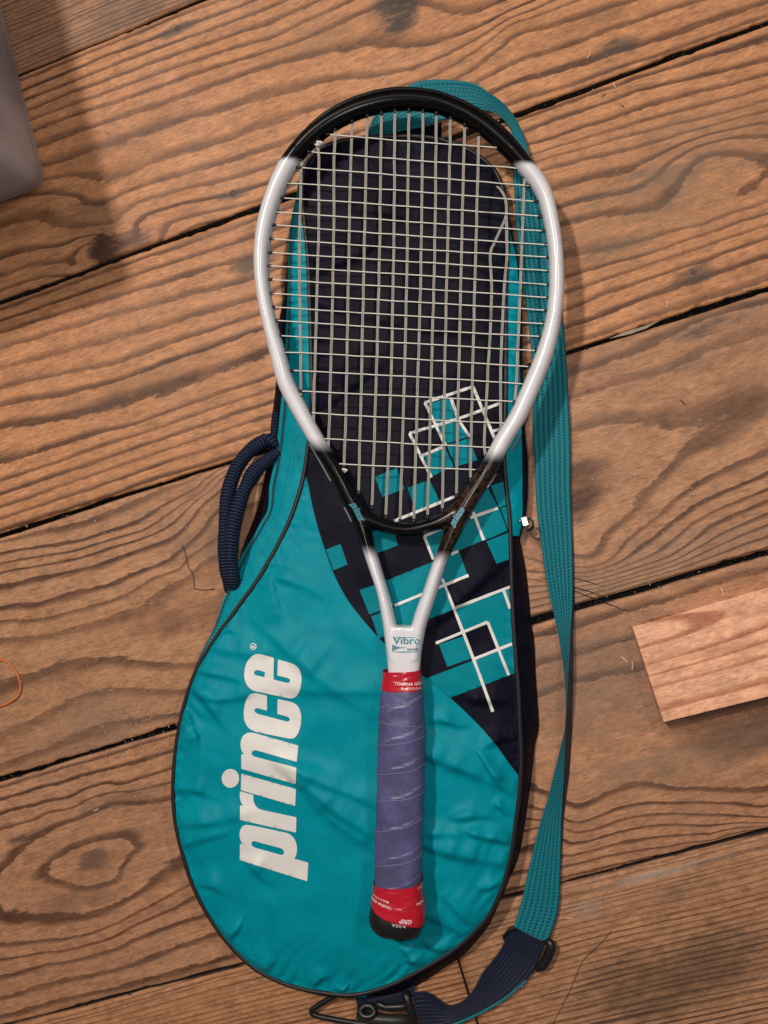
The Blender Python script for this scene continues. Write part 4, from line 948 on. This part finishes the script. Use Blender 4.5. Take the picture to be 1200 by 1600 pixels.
MAINS = [[(471, 250), (468, 400), (470, 560), (470, 622)], [(494, 222), (498, 250), (497, 400), (490.5, 623), (490, 664)], [(524, 203), (522, 260), (521, 400), (515.6, 623), (513, 703)], [(550, 190), (547, 300), (545, 400), (541, 623), (537, 732)],
         [(574, 182), (571, 300), (569, 400), (564, 623), (560, 770)], [(596, 177), (594, 300), (593, 400), (587, 623), (581, 793)], [(617, 174), (615, 400), (610, 623), (603, 808)], [(639, 173), (636, 400), (631, 623), (625, 815)],
         [(661, 174), (658, 400), (652, 623), (646.5, 814)], [(682, 177), (679, 400), (673, 623), (668, 808)], [(704, 184), (699, 400), (694, 623), (691, 798)], [(726, 195), (721, 400), (716, 623), (713, 775)],
         [(748, 210), (747, 260), (743, 400), (737.5, 623), (735, 750)], [(777, 291), (784, 299), (790, 312), (791, 336), (782, 358), (772, 380), (766, 400), (768, 470), (760, 623), (757, 690), (759, 714)],
         [(791, 338), (792, 370), (792, 400), (788, 450), (783, 560), (782, 640), (783, 674)], [(820, 275), (818, 320), (815, 400), (811, 500), (807, 590), (804, 630)]]
NM = len(MAINS)
mcurves = [spline(m_, 200) for m_ in MAINS]
mx_of = [lambda y, c=c: float(np.interp(y, c[:, 1], c[:, 0])) for c in mcurves]
WEV = 0.00055
ZS = 0.002           # string bed sits a little above the middle plane
crossing = {}
for i in range(21):
    n = 180; x = np.linspace(CLx[i] - 3, CRx[i] + 3, n)
    t = (x - CLx[i]) / (CRx[i] - CLx[i])
    wig = 1.3 * math.sin(i * 2.3)
    y = CLy[i] + (CRy[i] - CLy[i]) * t + 1.2 * np.sin(np.pi * t) * math.cos(i) + 0.8 * vnoise(x / 28, x * 0 + i, i)
    ph = np.zeros(n); xs = []; sg = []
    for j in range(NM):
        ym = np.interp(x, x, y)
        k = int(np.argmin(np.abs(np.interp(y, mcurves[j][:, 1], mcurves[j][:, 0]) - x)))
        if mcurves[j][0, 1] - 2 <= y[k] <= mcurves[j][-1, 1] + 2:
            xs.append(x[k]); sg.append(1 if (i + j) % 2 else -1); crossing.setdefault(j, []).append((y[k], -sg[-1]))
    o_ = np.argsort(xs); xs = np.array(xs)[o_]; sg = np.array(sg)[o_]
    zz = np.interp(x, xs, sg)
    zz = np.sin(zz * math.pi / 2)
    p3 = P(x, y, zr(y) + ZS + 0.0005 + WEV * zz)
    v, f, _ = tube(p3, 0.00050, 8); obj('cross_string', v, f, s_cross, racket)
for j in range(NM):
    c = mcurves[j]; cr = sorted(crossing.get(j, [(0, 1), (2000, 1)]))
    zz = np.sin(np.interp(c[:, 1], [q[0] for q in cr], [q[1] for q in cr]) * math.pi / 2)
    xw = c[:, 0] + 0.7 * vnoise(c[:, 1] / 25, c[:, 1] * 0 + j, 50 + j)
    mb = MB()
    for off in (-1.45, 1.45):          # the mains read as two close strands
        p3 = P(xw + off, c[:, 1], zr(c[:, 1]) + ZS + WEV * zz * 0.8)
        v, f, _ = tube(p3, 0.00038, 8); mb.add(v, f)
    p3 = P(xw, c[:, 1], zr(c[:, 1]) + ZS - 0.0006 + WEV * zz * 0.8); v, f, _ = tube(p3, 0.00040, 6); mb.add(v, f)
    mb.build('main_string', s_main, racket)
# tie-off knots
for (x, y) in [(497, 224), (536, 736)]:
    th = np.linspace(0, 4 * math.pi, 40)
    p3 = P(x + 3.2 * np.cos(th) + np.linspace(-3, 3, 40), y + 3.0 * np.sin(th), zr(y) + ZS + 0.0012 + 0.0008 * np.sin(th * 1.5))
    v, f, _ = tube(p3, 0.0007, 8); obj('string_knot', v, f, s_cross, racket)
# grommets
gm = plain('grommet_plastic', (0.012, 0.011, 0.011), 0.4, 0.3, 900)
mb = MB()
for i in range(21):
    for (x, y, sx) in ((CLx[i], CLy[i], 1), (CRx[i], CRy[i], -1)):
        p3 = P(np.array([x - 5 * sx, x + 3.5 * sx]), np.array([y, y]), zr(y) + ZS + 0.0003); v, f, _ = tube(p3, 0.0013, 8); mb.add(v, f)
for j in range(NM):
    c = mcurves[j]
    if j not in (13, 14): 
        p3 = P(np.array([c[0, 0], c[0, 0]]), np.array([c[0, 1] - 4, c[0, 1] + 3]), zr(c[0, 1]) + ZS); v, f, _ = tube(p3, 0.0013, 8); mb.add(v, f)
    p3 = P(np.array([c[-1, 0], c[-1, 0]]), np.array([c[-1, 1] - 4, c[-1, 1] + 5]), zr(c[-1, 1]) + ZS); v, f, _ = tube(p3, 0.0014, 8); mb.add(v, f)
o = mb.build('grommet_strip', gm, racket); o['kind'] = 'stuff'
# clear edge of the grommet strip under the left shoulder and the right one
clear = plain('grommet_clear', (0.20, 0.20, 0.20), 0.12, 0.1, 300)
for pts in ([(484, 694), (497, 716), (508, 736), (517, 752)], [(538, 793), (544, 804), (549, 815)], [(812, 678), (808, 690), (800, 703)], [(775, 740), (768, 752), (761, 762)]):
    c = spline(pts, 30); v, f, _ = tube(P(c[:, 0], c[:, 1], zr(c[:, 1]) - 0.005), 0.0009, 8); obj('grommet_edge', v, f, clear, racket)

# grip ----------------------------------------------------------------
HY = [1040, 1047, 1062, 1077, 1100, 1150, 1200, 1250, 1300, 1350, 1375, 1395, 1415, 1430, 1440, 1448, 1454, 1458]
HL = [601, 600, 599, 597, 594, 591, 590, 589, 587, 586, 586, 584, 580, 577, 578, 582, 588, 600]
HR = [656, 657, 658, 660, 662, 664, 663, 662, 660, 659, 659, 660, 663, 663, 662, 659, 656, 645]
def hpt(y, a, extra=0.0, squash=0.92):
    y = np.asarray(y, float); a = np.asarray(a, float)
    l = np.interp(y, HY, HL); r = np.interp(y, HY, HR)
    zc = zr(y); c = (l + r) / 2; hw = (r - l) / 2
    ca, sa = np.cos(a), np.sin(a); e = 2 / 2.7
    cx = np.sign(ca) * np.abs(ca) ** e; sz = np.sign(sa) * np.abs(sa) ** e
    base = P(c, y, zc); edge = P(r, y, zc)
    rad = np.linalg.norm(edge - base, axis=-1)
    q = base.copy()
    q[..., 0] += (rad + extra) * cx; q[..., 2] += (rad * squash + extra) * sz
    return q
def grip_patch(name, ylo, yhi, extra, mat, ny, na=48, parent=None, close=False, disp=None):
    a = np.linspace(0, 2 * math.pi, na, endpoint=False)
    lo = ylo(a) if callable(ylo) else ylo + 0 * a; hi = yhi(a) if callable(yhi) else yhi + 0 * a
    t = np.linspace(0, 1, ny)
    Y = lo[None] + (hi - lo)[None] * t[:, None]; Aa = np.repeat(a[None], ny, 0)
    ex = extra + (disp(Y, Aa) if disp else 0)
    v = hpt(Y, Aa, ex)
    f = grid_faces(ny, na, wrap=True, flip=True)
    v = v.reshape(-1, 3)
    if close:
        v = np.vstack([v, v[-na:].mean(0)[None]]); k = len(v) - 1; b = (ny - 1) * na
        f += [(b + j, k, b + (j + 1) % na) for j in range(na)]
    return obj(name, v, f, mat, parent or racket)
gt = NT('purple_grip'); gc = gt.coord()
gn = gt.noise(gc, 38, 6, .65); gn2 = gt.noise(gc, 260, 4, .6)
gcol = gt.mix(gt.sstep(gn, .38, .66), (0.078, 0.075, 0.170), (0.118, 0.113, 0.275))
gx, gy, gz = gt.split(gc)
gcol = gt.mix(gt.mul(gt.sstep(gt.noise(gc, 24, 5, .7), .50, .72), .45), gcol, (0.075, 0.070, 0.110))
gcol = gt.mix(gt.mul(gt.sstep(gn2, .62, .78), .3), gcol, (0.30, 0.28, 0.42))
grip_m = gt.out(gcol, gt.math('MULTIPLY_ADD', gn2, .35, .20), gt.bump(gt.add(gn, gt.mul(gn2, .5)), .35, .0016), Specular_IOR_Level=0.5)
tape_m = plain('red_tape', (0.50, 0.012, 0.028), 0.22, 0.18, 160, 0.35)
cap_m = plain('black_butt_cap', (0.012, 0.011, 0.011), 0.4, 0.3, 500, 0.2)
PIT = 46.0
def helix(Y, Aa):
    ph = (Y + PIT * 0.42 * (np.cos(Aa)) * 0.9 - 1098.0) / PIT
    fr_ = ph - np.floor(ph)
    return 0.0007 * np.exp(-fr_ * 5) + 0.00045 * vnoise(Y / 12, Aa * 3, 77) + 0.0006 * vnoise(Y / 30, Aa * 1.5, 78)
grip = grip_patch('grip', 1070, 1384, 0.0, grip_m, 240, 64, disp=helix)
# overlap seams of the wrap
seam_m = plain('grip_seam', (0.20, 0.19, 0.34), 0.45, 0.2, 600)
for (yl_, yr_) in [(1101, 1083), (1123, 1131), (1160, 1144), (1205, 1188), (1245, 1231), (1294, 1270), (1346, 1327)]:
    a = np.linspace(-0.15, math.pi + 0.15, 50)
    yy = (yl_ + yr_) / 2 + (yr_ - yl_) / 2 * np.cos(a) + 2.2 * np.sin(a) * (1 if yl_ > yr_ else -0.3)
    p3 = hpt(yy, a, 0.00065); v, f, _ = tube(p3, 0.00030, 6); obj('wrap_seam', v, f, seam_m, grip)
crk = lambda Y, Aa: 0.0005 * vnoise(Y / 7, Aa * 4, 91) + 0.0004 * vnoise(Y / 3, Aa * 9, 92)
tape1 = grip_patch('grip_tape', lambda a: 1046 - 2 * np.cos(a), lambda a: 1074 + 2.0 * np.sin(a) - 1 * np.cos(a), 0.0008, tape_m, 26, 48, disp=crk)
tape2 = grip_patch('grip_tape', lambda a: 1373.5 - 3.5 * np.cos(a) + 2 * np.sin(a), lambda a: 1420 + 15 * np.cos(a) + 5 * np.sin(a), 0.0009, tape_m, 40, 64, disp=crk)
grip_patch('butt_cap', 1380, 1458, 0.0, cap_m, 60, 48, close=True)
# writing on the tape
tape_w = plain('tape_print', (0.80, 0.62, 0.62), 0.4, 0.05, 300)
def grip_text(body, cx, cy, width, rot, extra, parent, mat=tape_w, bold=0.03, name='tape_lettering'):
    """text laid over the grip; cx, cy photo position, width in px"""
    tv, tf = text_mesh(body, bold)
    q = (tv - np.array([tv[:, 0].max() / 2, tv[:, 1].max() / 2])) * width
    px = cx + q[:, 0] * math.cos(rot) + q[:, 1] * math.sin(rot); py = cy + q[:, 0] * math.sin(rot) - q[:, 1] * math.cos(rot)
    l = np.interp(py, HY, HL); r = np.interp(py, HY, HR)
    k = np.clip((px - (l + r) / 2) / ((r - l) / 2), -.985, .985)
    a = np.arccos(np.sign(k) * np.abs(k) ** 1.35)
    v3 = hpt(py, a, extra)
    return obj(name, v3, up_faces(v3, tf), mat, parent)
grip_text('TOURNA GRIP', 641, 1063.5, 42, 0.02, 0.0013, tape1)
grip_text('Made in U.S.A.', 644, 1070.5, 28, 0.03, 0.0013, tape1, bold=0.02)
grip_text('TOURNA GRIP', 601, 1400, 34, math.pi + 0.25, 0.0014, tape2)
grip_text('Made in U.S.A.', 600, 1393, 26, math.pi + 0.22, 0.0014, tape2, bold=0.02)
grip_text('GRIP', 637, 1422.5, 18, math.pi + 0.10, 0.0014, tape2)
grip_text('in U.S.A.', 627, 1429, 20, math.pi + 0.12, 0.0014, tape2, bold=0.02)
grip_text('TO', 656, 1377, 7, -0.2, 0.0014, tape2)
grip_text('NA', 656, 1399, 8, -0.15, 0.0014, tape2)

# lettering on the frame
def on_frame(name, vs, fs, mat, dz, parent=frame):
    v3 = P(vs[:, 0], vs[:, 1], zr(vs[:, 1]) + dz); return obj(name, v3, up_faces(v3, fs), mat, parent)
vib_m = plain('throat_print', (0.03, 0.25, 0.31), 0.35, 0.1, 400)
ZT = 0.0103
for body, cx, cy, wd, bold, sc in [('Vibro', 635, 1003, 43, 0.012, 1.0), ('DAMP', 645, 1013, 17, 0.03, .8), ('DAMPING SYSTEM', 637, 1016.4, 26, 0.01, .9)]:
    tv, tf = text_mesh(body, bold); q = tv - np.array([.5, 0]); q = q * wd; q[:, 1] *= sc * (0.85 if body == 'Vibro' else 1.0)
    on_frame('throat_lettering', np.stack([cx + q[:, 0], cy + 3.5 - q[:, 1]], 1), tf, vib_m, ZT)
mbv = MB()
def bar(x0, y0, x1, y1, wd):
    d = np.array([x1 - x0, y1 - y0], float); d /= np.linalg.norm(d); nn = np.array([-d[1], d[0]]) * wd / 2
    q = np.array([[x0, y0] + nn, [x1, y1] + nn, [x1, y1] - nn, [x0, y0] - nn]); v3 = P(q[:, 0], q[:, 1], zr(q[:, 1]) + ZT)
    mbv.add(v3, up_faces(v3, [(0, 1, 2, 3)]))
for b_ in [(618, 996, 650, 996, .7), (618, 996, 618, 999, .7), (650, 996, 650, 999, .7), (622, 1012, 634, 1012, 1.0), (651, 1007, 651, 1018, .7), (613, 1018.3, 651, 1018.3, .6)]: bar(*b_)
for k in range(9): bar(613 + k * 1.25, 1012 - (5.5 - k * .5) + (k % 2), 613 + k * 1.25, 1012 + (6 - k * .55) - (k % 2), .75)
mbv.build('throat_emblem', vib_m, frame, False)
# little maker's name on both sides of the throat
thr_m = plain('throat_name', (0.01, 0.20, 0.28), 0.35, 0.1, 400)
def small_name(x0, y0, x1, y1, h):
    d = np.array([x1 - x0, y1 - y0], float); L = np.linalg.norm(d); d /= L; up = np.array([d[1], -d[0]])
    mb = MB()
    for k, (o_, hs) in LET.items():
        vs, fs = flat_poly(o_, hs, 12)
        u = (1377 - vs[:, 1]) / 357.0; vv = (478 - vs[:, 0]) / 100.0
        q = np.array([x0, y0]) + d * (u[:, None] * L) + up * ((vv - .25)[:, None] * h)
        v3 = P(q[:, 0], q[:, 1], zr(q[:, 1]) + 0.0108); mb.add(v3, up_faces(v3, fs))
    mb.build('throat_lettering', thr_m, frame, False)
small_name(547, 787, 563, 815, 9.5)
small_name(709, 824, 726, 795, 9.5)

# ================================================================== OTHER THINGS ON THE FLOOR
# block of pale wood
blk_loc = P1(1130, 1010, 0)
block = thing('wood_offcut', 'pale pink planed wood offcut lying flat on the boards', 'wood offcut', tuple(blk_loc))
BH = 0.0175
cs = [P1(988, 980, BH), P1(1037, 1129, BH)]
e1 = P1(1200, 918, BH); e2 = P1(1200, 1089, BH)
top = [cs[0], cs[1], cs[1] + (e2 - cs[1]) * 1.5, cs[0] + (e1 - cs[0]) * 1.35]
bd = (top[2] - top[1])[:2]; BA = math.atan2(bd[1], bd[0])
rot = np.array([[math.cos(-BA), -math.sin(-BA)], [math.sin(-BA), math.cos(-BA)]])
pv = []
for q in top: pv.append(np.r_[rot @ (q[:2] - blk_loc[:2]), BH])
for q in top: pv.append(np.r_[rot @ (q[:2] - blk_loc[:2]), 0.0006])
bm_ = wood_material('offcut_wood', 75, 0.03, 0.012, 0.13, (0.92, 0.50, 0.31), (0.45, 0.165, 0.09), (), [(0.028, -0.036, .007, .004, .5, (.10, .06, .05)), (-.01, .0, .03, .003, .5, (.50, .20, .11))], 1.0, 0.5, 51.0, (0, 0), grey=0.06, lw=0.62)
me = bpy.data.meshes.new('board'); me.from_pydata([tuple(q) for q in pv], [], [(0, 1, 2, 3), (7, 6, 5, 4), (0, 4, 5, 1), (1, 5, 6, 2), (2, 6, 7, 3), (3, 7, 4, 0)])
me.materials.append(bm_); me.update()
bo = bpy.data.objects.new('board', me); COL.objects.link(bo); bo.parent = block; bo.rotation_euler = (0, 0, BA)
bev(bo, 0.0008, 2)

# plastic bin, top left
binroot = thing('storage_bin', 'translucent grey plastic storage bin standing on the boards at the upper left', 'storage bin', tuple(P1(-40, 150, 0)))
bt = NT('bin_plastic'); bc = bt.coord(); bn = bt.noise(bc, 11, 3, .55, 0.2)
bcol = bt.mix(bt.sstep(bn, .35, .65), (0.38, 0.365, 0.40), (0.66, 0.63, 0.62))
bin_m = bt.out(bcol, 0.42, bt.bump(bt.noise(bc, 60, 3), .1, .001), Alpha=0.62, Specular_IOR_Level=0.4)
corner = P1(78, 292, 0.0)[:2]
dA = P1(10, 0, 0.0)[:2] - P1(72, 240, 0.0)[:2]; dA /= np.linalg.norm(dA)
dB = P1(0, 316, 0.0)[:2] - P1(62, 292, 0.0)[:2]; dB /= np.linalg.norm(dB)
LA, LB, HB = 0.42, 0.30, 0.20
def rr_loop(inset, z, rad=0.014, ns=8, grow=0.0):
    """rounded parallelogram with its near corner at 'corner'"""
    c = [corner, corner + dA * LA, corner + dA * LA + dB * LB, corner + dB * LB]
    ctr = sum(c) / 4
    pts = []
    for i in range(4):
        p = c[i]; a = c[i - 1]; b = c[(i + 1) % 4]
        va = (a - p) / np.linalg.norm(a - p); vb = (b - p) / np.linalg.norm(b - p)
        p = p + (va + vb) * (inset - grow)
        for k in range(ns + 1):
            t = k / ns
            q = (1 - t) ** 2 * (p + va * rad) + 2 * t * (1 - t) * p + t * t * (p + vb * rad)
            pts.append((q[0], q[1], z))
    return pts
prof = [(0.010, 0.001, .010), (0.003, 0.002, .012), (0.0, 0.006, .014), (0.0, 0.03, .014), (-0.006, 0.10, .016), (-0.012, HB - 0.01, .018), (-0.020, HB - 0.008, .02), (-0.020, HB, .02), (-0.014, HB, .018), (-0.009, HB - 0.012, .016), (-0.003, 0.10, .014), (0.003, 0.010, .012), (0.006, 0.005, .010)]
rows = [rr_loop(i, z, r) for i, z, r in prof]
nc = len(rows[0]); V = np.array(rows).reshape(-1, 3); f = grid_faces(len(rows), nc, wrap=True)
f.append(tuple(range(nc))); f.append(tuple((len(rows) - 1) * nc + j for j in range(nc))[::-1])
obj('bin_shell', V, f, bin_m, binroot)
# folded cloth inside
cl = plain('bin_contents', (0.30, 0.33, 0.48), 0.8, 0.6, 22, 0.3)
g = 40; S, T = np.meshgrid(np.linspace(.035, .96, g), np.linspace(.05, .95, g), indexing='ij')
cx = corner[0] + dA[0] * LA * S + dB[0] * LB * T; cy = corner[1] + dA[1] * LA * S + dB[1] * LB * T
cz = 0.125 + 0.05 * vnoise(S * 5, T * 4, 61) + 0.03 * vnoise(S * 11, T * 9, 62)
edge_ = np.minimum(np.minimum(S - .035, .96 - S), np.minimum(T - .05, .95 - T)); cz = np.where(edge_ < .01, 0.008, cz)
obj('folded_cloth', np.stack([cx, cy, cz], -1), grid_faces(g, g), cl, binroot)

# a pale sheet standing inside, against the near wall
sh_m = plain('pale_sheet', (0.66, 0.64, 0.62), 0.7, 0.1, 60)
q0 = corner + dA * .03 + dB * .012; sA = dA * 0.30
S, T = np.meshgrid(np.linspace(0, 1, 16), np.linspace(0, 1, 8), indexing='ij')
sx_ = q0[0] + sA[0] * S + dB[0] * (0.02 * T + 0.012 * np.sin(S * 7)); sy_ = q0[1] + sA[1] * S + dB[1] * (0.02 * T + 0.012 * np.sin(S * 7)); sz_ = 0.008 + (0.05 + 0.10 * S) * T
obj('paper_sheet', np.stack([sx_, sy_, sz_], -1), grid_faces(16, 8), sh_m, binroot)
# rubber band, far left
rb_m = plain('orange_rubber', (0.62, 0.17, 0.045), 0.5, 0.12, 500, 0.1)
th = np.linspace(0, 2 * math.pi, 70, endpoint=False)
rx, ry = -4 + 36 * np.cos(th) + 2 * np.sin(2 * th), 1068 + 36 * np.sin(th) + 2 * np.cos(3 * th)
rb = thing('rubber_band', 'orange rubber band lying on the boards at the left', 'rubber band', tuple(P1(-4, 1068, 0)))
v, f, _ = tube(P(rx, ry, 0.0014 + 0.0004 * np.sin(2 * th)), 0.00105, 8, closed=True); obj('band', v, f, rb_m, rb)

# bent wire by the carry handle
wm = plain('wire_grey', (0.10, 0.085, 0.075), 0.4, 0.3, 900, Metallic=0.5)
wp = P(np.array([284, 290, 294, 301, 303, 303.5, 318, 335]), np.array([851, 866, 885, 897, 908, 920, 922, 920]), np.array([.002, .0012, .001, .001, .001, .001, .001, .0018]))
wl = np.repeat(wp, 1, 0)
segs = np.vstack([wp[i] + (wp[i + 1] - wp[i]) * t for i in range(len(wp) - 1) for t in (0, .33, .66)] + [wp[-1][None]]) if False else wp
wr = thing('bent_wire', 'thin bent wire scrap on the floor beside the carry handle', 'wire', tuple(P1(302, 895, 0)))
v, f, _ = tube(segs, 0.00042, 6); obj('wire', v, f, wm, wr)
# dark hair-like thread lower right
tp = spline([(955, 1455), (935, 1478), (912, 1500), (898, 1530), (885, 1560), (868, 1592), (858, 1615)], 60)
tr = thing('loose_thread', 'dark thread curving over the boards at lower right', 'thread', tuple(P1(900, 1530, 0)))
v, f, _ = tube(P(tp[:, 0], tp[:, 1], 0.0007 + 0 * tp[:, 0]), 0.00030, 6); obj('thread', v, f, plain('thread_dark', (0.06, 0.04, 0.03), .8), tr)
# splinter in the gap at right
sp_m = plain('splinter_wood', (0.36, 0.27, 0.19), 0.7, 0.3, 300)
spl = thing('wood_splinter', 'pale splinter caught along the floor gap right of the strap', 'splinter', tuple(P1(1000, 515, 0)))
sv = P(np.array([952, 975, 1002, 1030, 1045, 1010, 985]), np.array([529, 519, 511, 501, 493, 513, 522]), np.array([.001, .0016, .0016, .001, .0005, .0012, .0012]))
obj('splinter', np.vstack([sv, sv - np.array([0, 0.0004, 0.0014])]), [(0, 6, 1), (6, 5, 2, 1), (5, 4, 3, 2), (0, 1, 8, 7), (1, 2, 9, 8), (2, 3, 10, 9), (3, 4, 11, 10)], sp_m, spl, False)

# sawdust and chips: nobody could count them
ch = plain('sawdust', (0.58, 0.44, 0.30), 0.8, 0.3, 200)
mb = MB(); rng = np.random.RandomState(5)
def chip(px, py, L, wd):
    c = P1(px, py, 0.0009); a = rng.uniform(0, math.pi); d = np.array([math.cos(a), math.sin(a), 0]); n_ = np.array([-d[1], d[0], 0])
    k = rng.uniform(-.6, .6); zt = rng.uniform(0, .0008)
    q = [c - d * L - n_ * wd, c - d * L + n_ * wd, c + n_ * (wd + k * L * .6) + np.array([0, 0, zt]), c + n_ * (-wd + k * L * .6) + np.array([0, 0, zt]), c + d * L + n_ * wd, c + d * L - n_ * wd]
    mb.add(q, [(0, 3, 2, 1), (3, 5, 4, 2)])
for _ in range(620):
    chip(rng.uniform(-40, 1240), rng.uniform(-40, 1640), rng.uniform(.0003, .0009), rng.uniform(.00012, .00034))
for (cx, cy, sx, sy, nn) in [(190, 1120, 70, 45, 200), (130, 1010, 120, 50, 90), (100, 780, 110, 50, 70), (1000, 820, 90, 90, 110), (990, 980, 40, 40, 60), (890, 1010, 30, 50, 40), (900, 280, 80, 60, 30), (300, 820, 60, 40, 40)]:
    for _ in range(nn):
        chip(rng.normal(cx, sx), rng.normal(cy, sy), rng.uniform(.0003, .0010), rng.uniform(.00012, .00036))
for (x, y) in [(262, 1068), (960, 133), (1042, 475), (1128, 925), (988, 1040), (700, 200), (540, 1285), (890, 1435), (920, 85), (975, 1030), (150, 1265)]:
    chip(x, y, rng.uniform(.002, .004), .0005)
dirt = plain('gap_dirt', (0.036, 0.027, 0.020), 0.95, 0.5, 300, Specular_IOR_Level=0.1); mbd = MB(); keep = mb
for (a_, b_), nn in zip(SEAMS[1:], (150, 170, 260, 90)):
    for _ in range(nn):
        tq = rng.uniform(0, 1); c = P1(a_[0] + (b_[0] - a_[0]) * tq, a_[1] + (b_[1] - a_[1]) * tq, -0.004) + np.array([0, rng.normal(0, .0014), rng.uniform(-.004, .0035)])
        th = rng.uniform(0, 6.28, 4); rr = rng.uniform(.0005, .0018, 4)
        pts_ = [c + np.array([rr[k] * math.cos(k * 1.57 + .4), rr[k] * math.sin(k * 1.57 + .4) * .7, rng.uniform(-.0006, .0006)]) for k in range(4)] + [c + np.array([0, 0, .0009])]
        mbd.add(pts_, [(0, 1, 4), (1, 2, 4), (2, 3, 4), (3, 0, 4)])
o = mbd.build('gap_dirt', dirt, FLOOR, False); o['kind'] = 'stuff'
ck = plain('crack_dark', (0.020, 0.014, 0.010), 0.95, 0.3, 300)
for pts_ in ([(830, 906), (870, 914), (920, 924), (962, 941)], [(878, 917), (930, 936), (986, 957)], [(846, 903), (900, 905), (946, 917)], [(1062, 624), (1072, 634)], [(948, 146), (940, 152)], [(970, 163), (976, 168)]):
    q_ = spline(pts_, 24); v, f, _ = tube(P(q_[:, 0], q_[:, 1] + 1.5 * vnoise(q_[:, 0] / 7, q_[:, 1] * 0, 5), 0.0001 + 0 * q_[:, 0]), 0.0005 * np.sin(np.linspace(.25, 2.9, 24)), 6); obj('crack', v, f, ck, FLOOR)
o = mb.build('sawdust', ch, None, False); o['kind'] = 'stuff'; o['label'] = 'scattered sawdust and tiny wood chips on the boards'
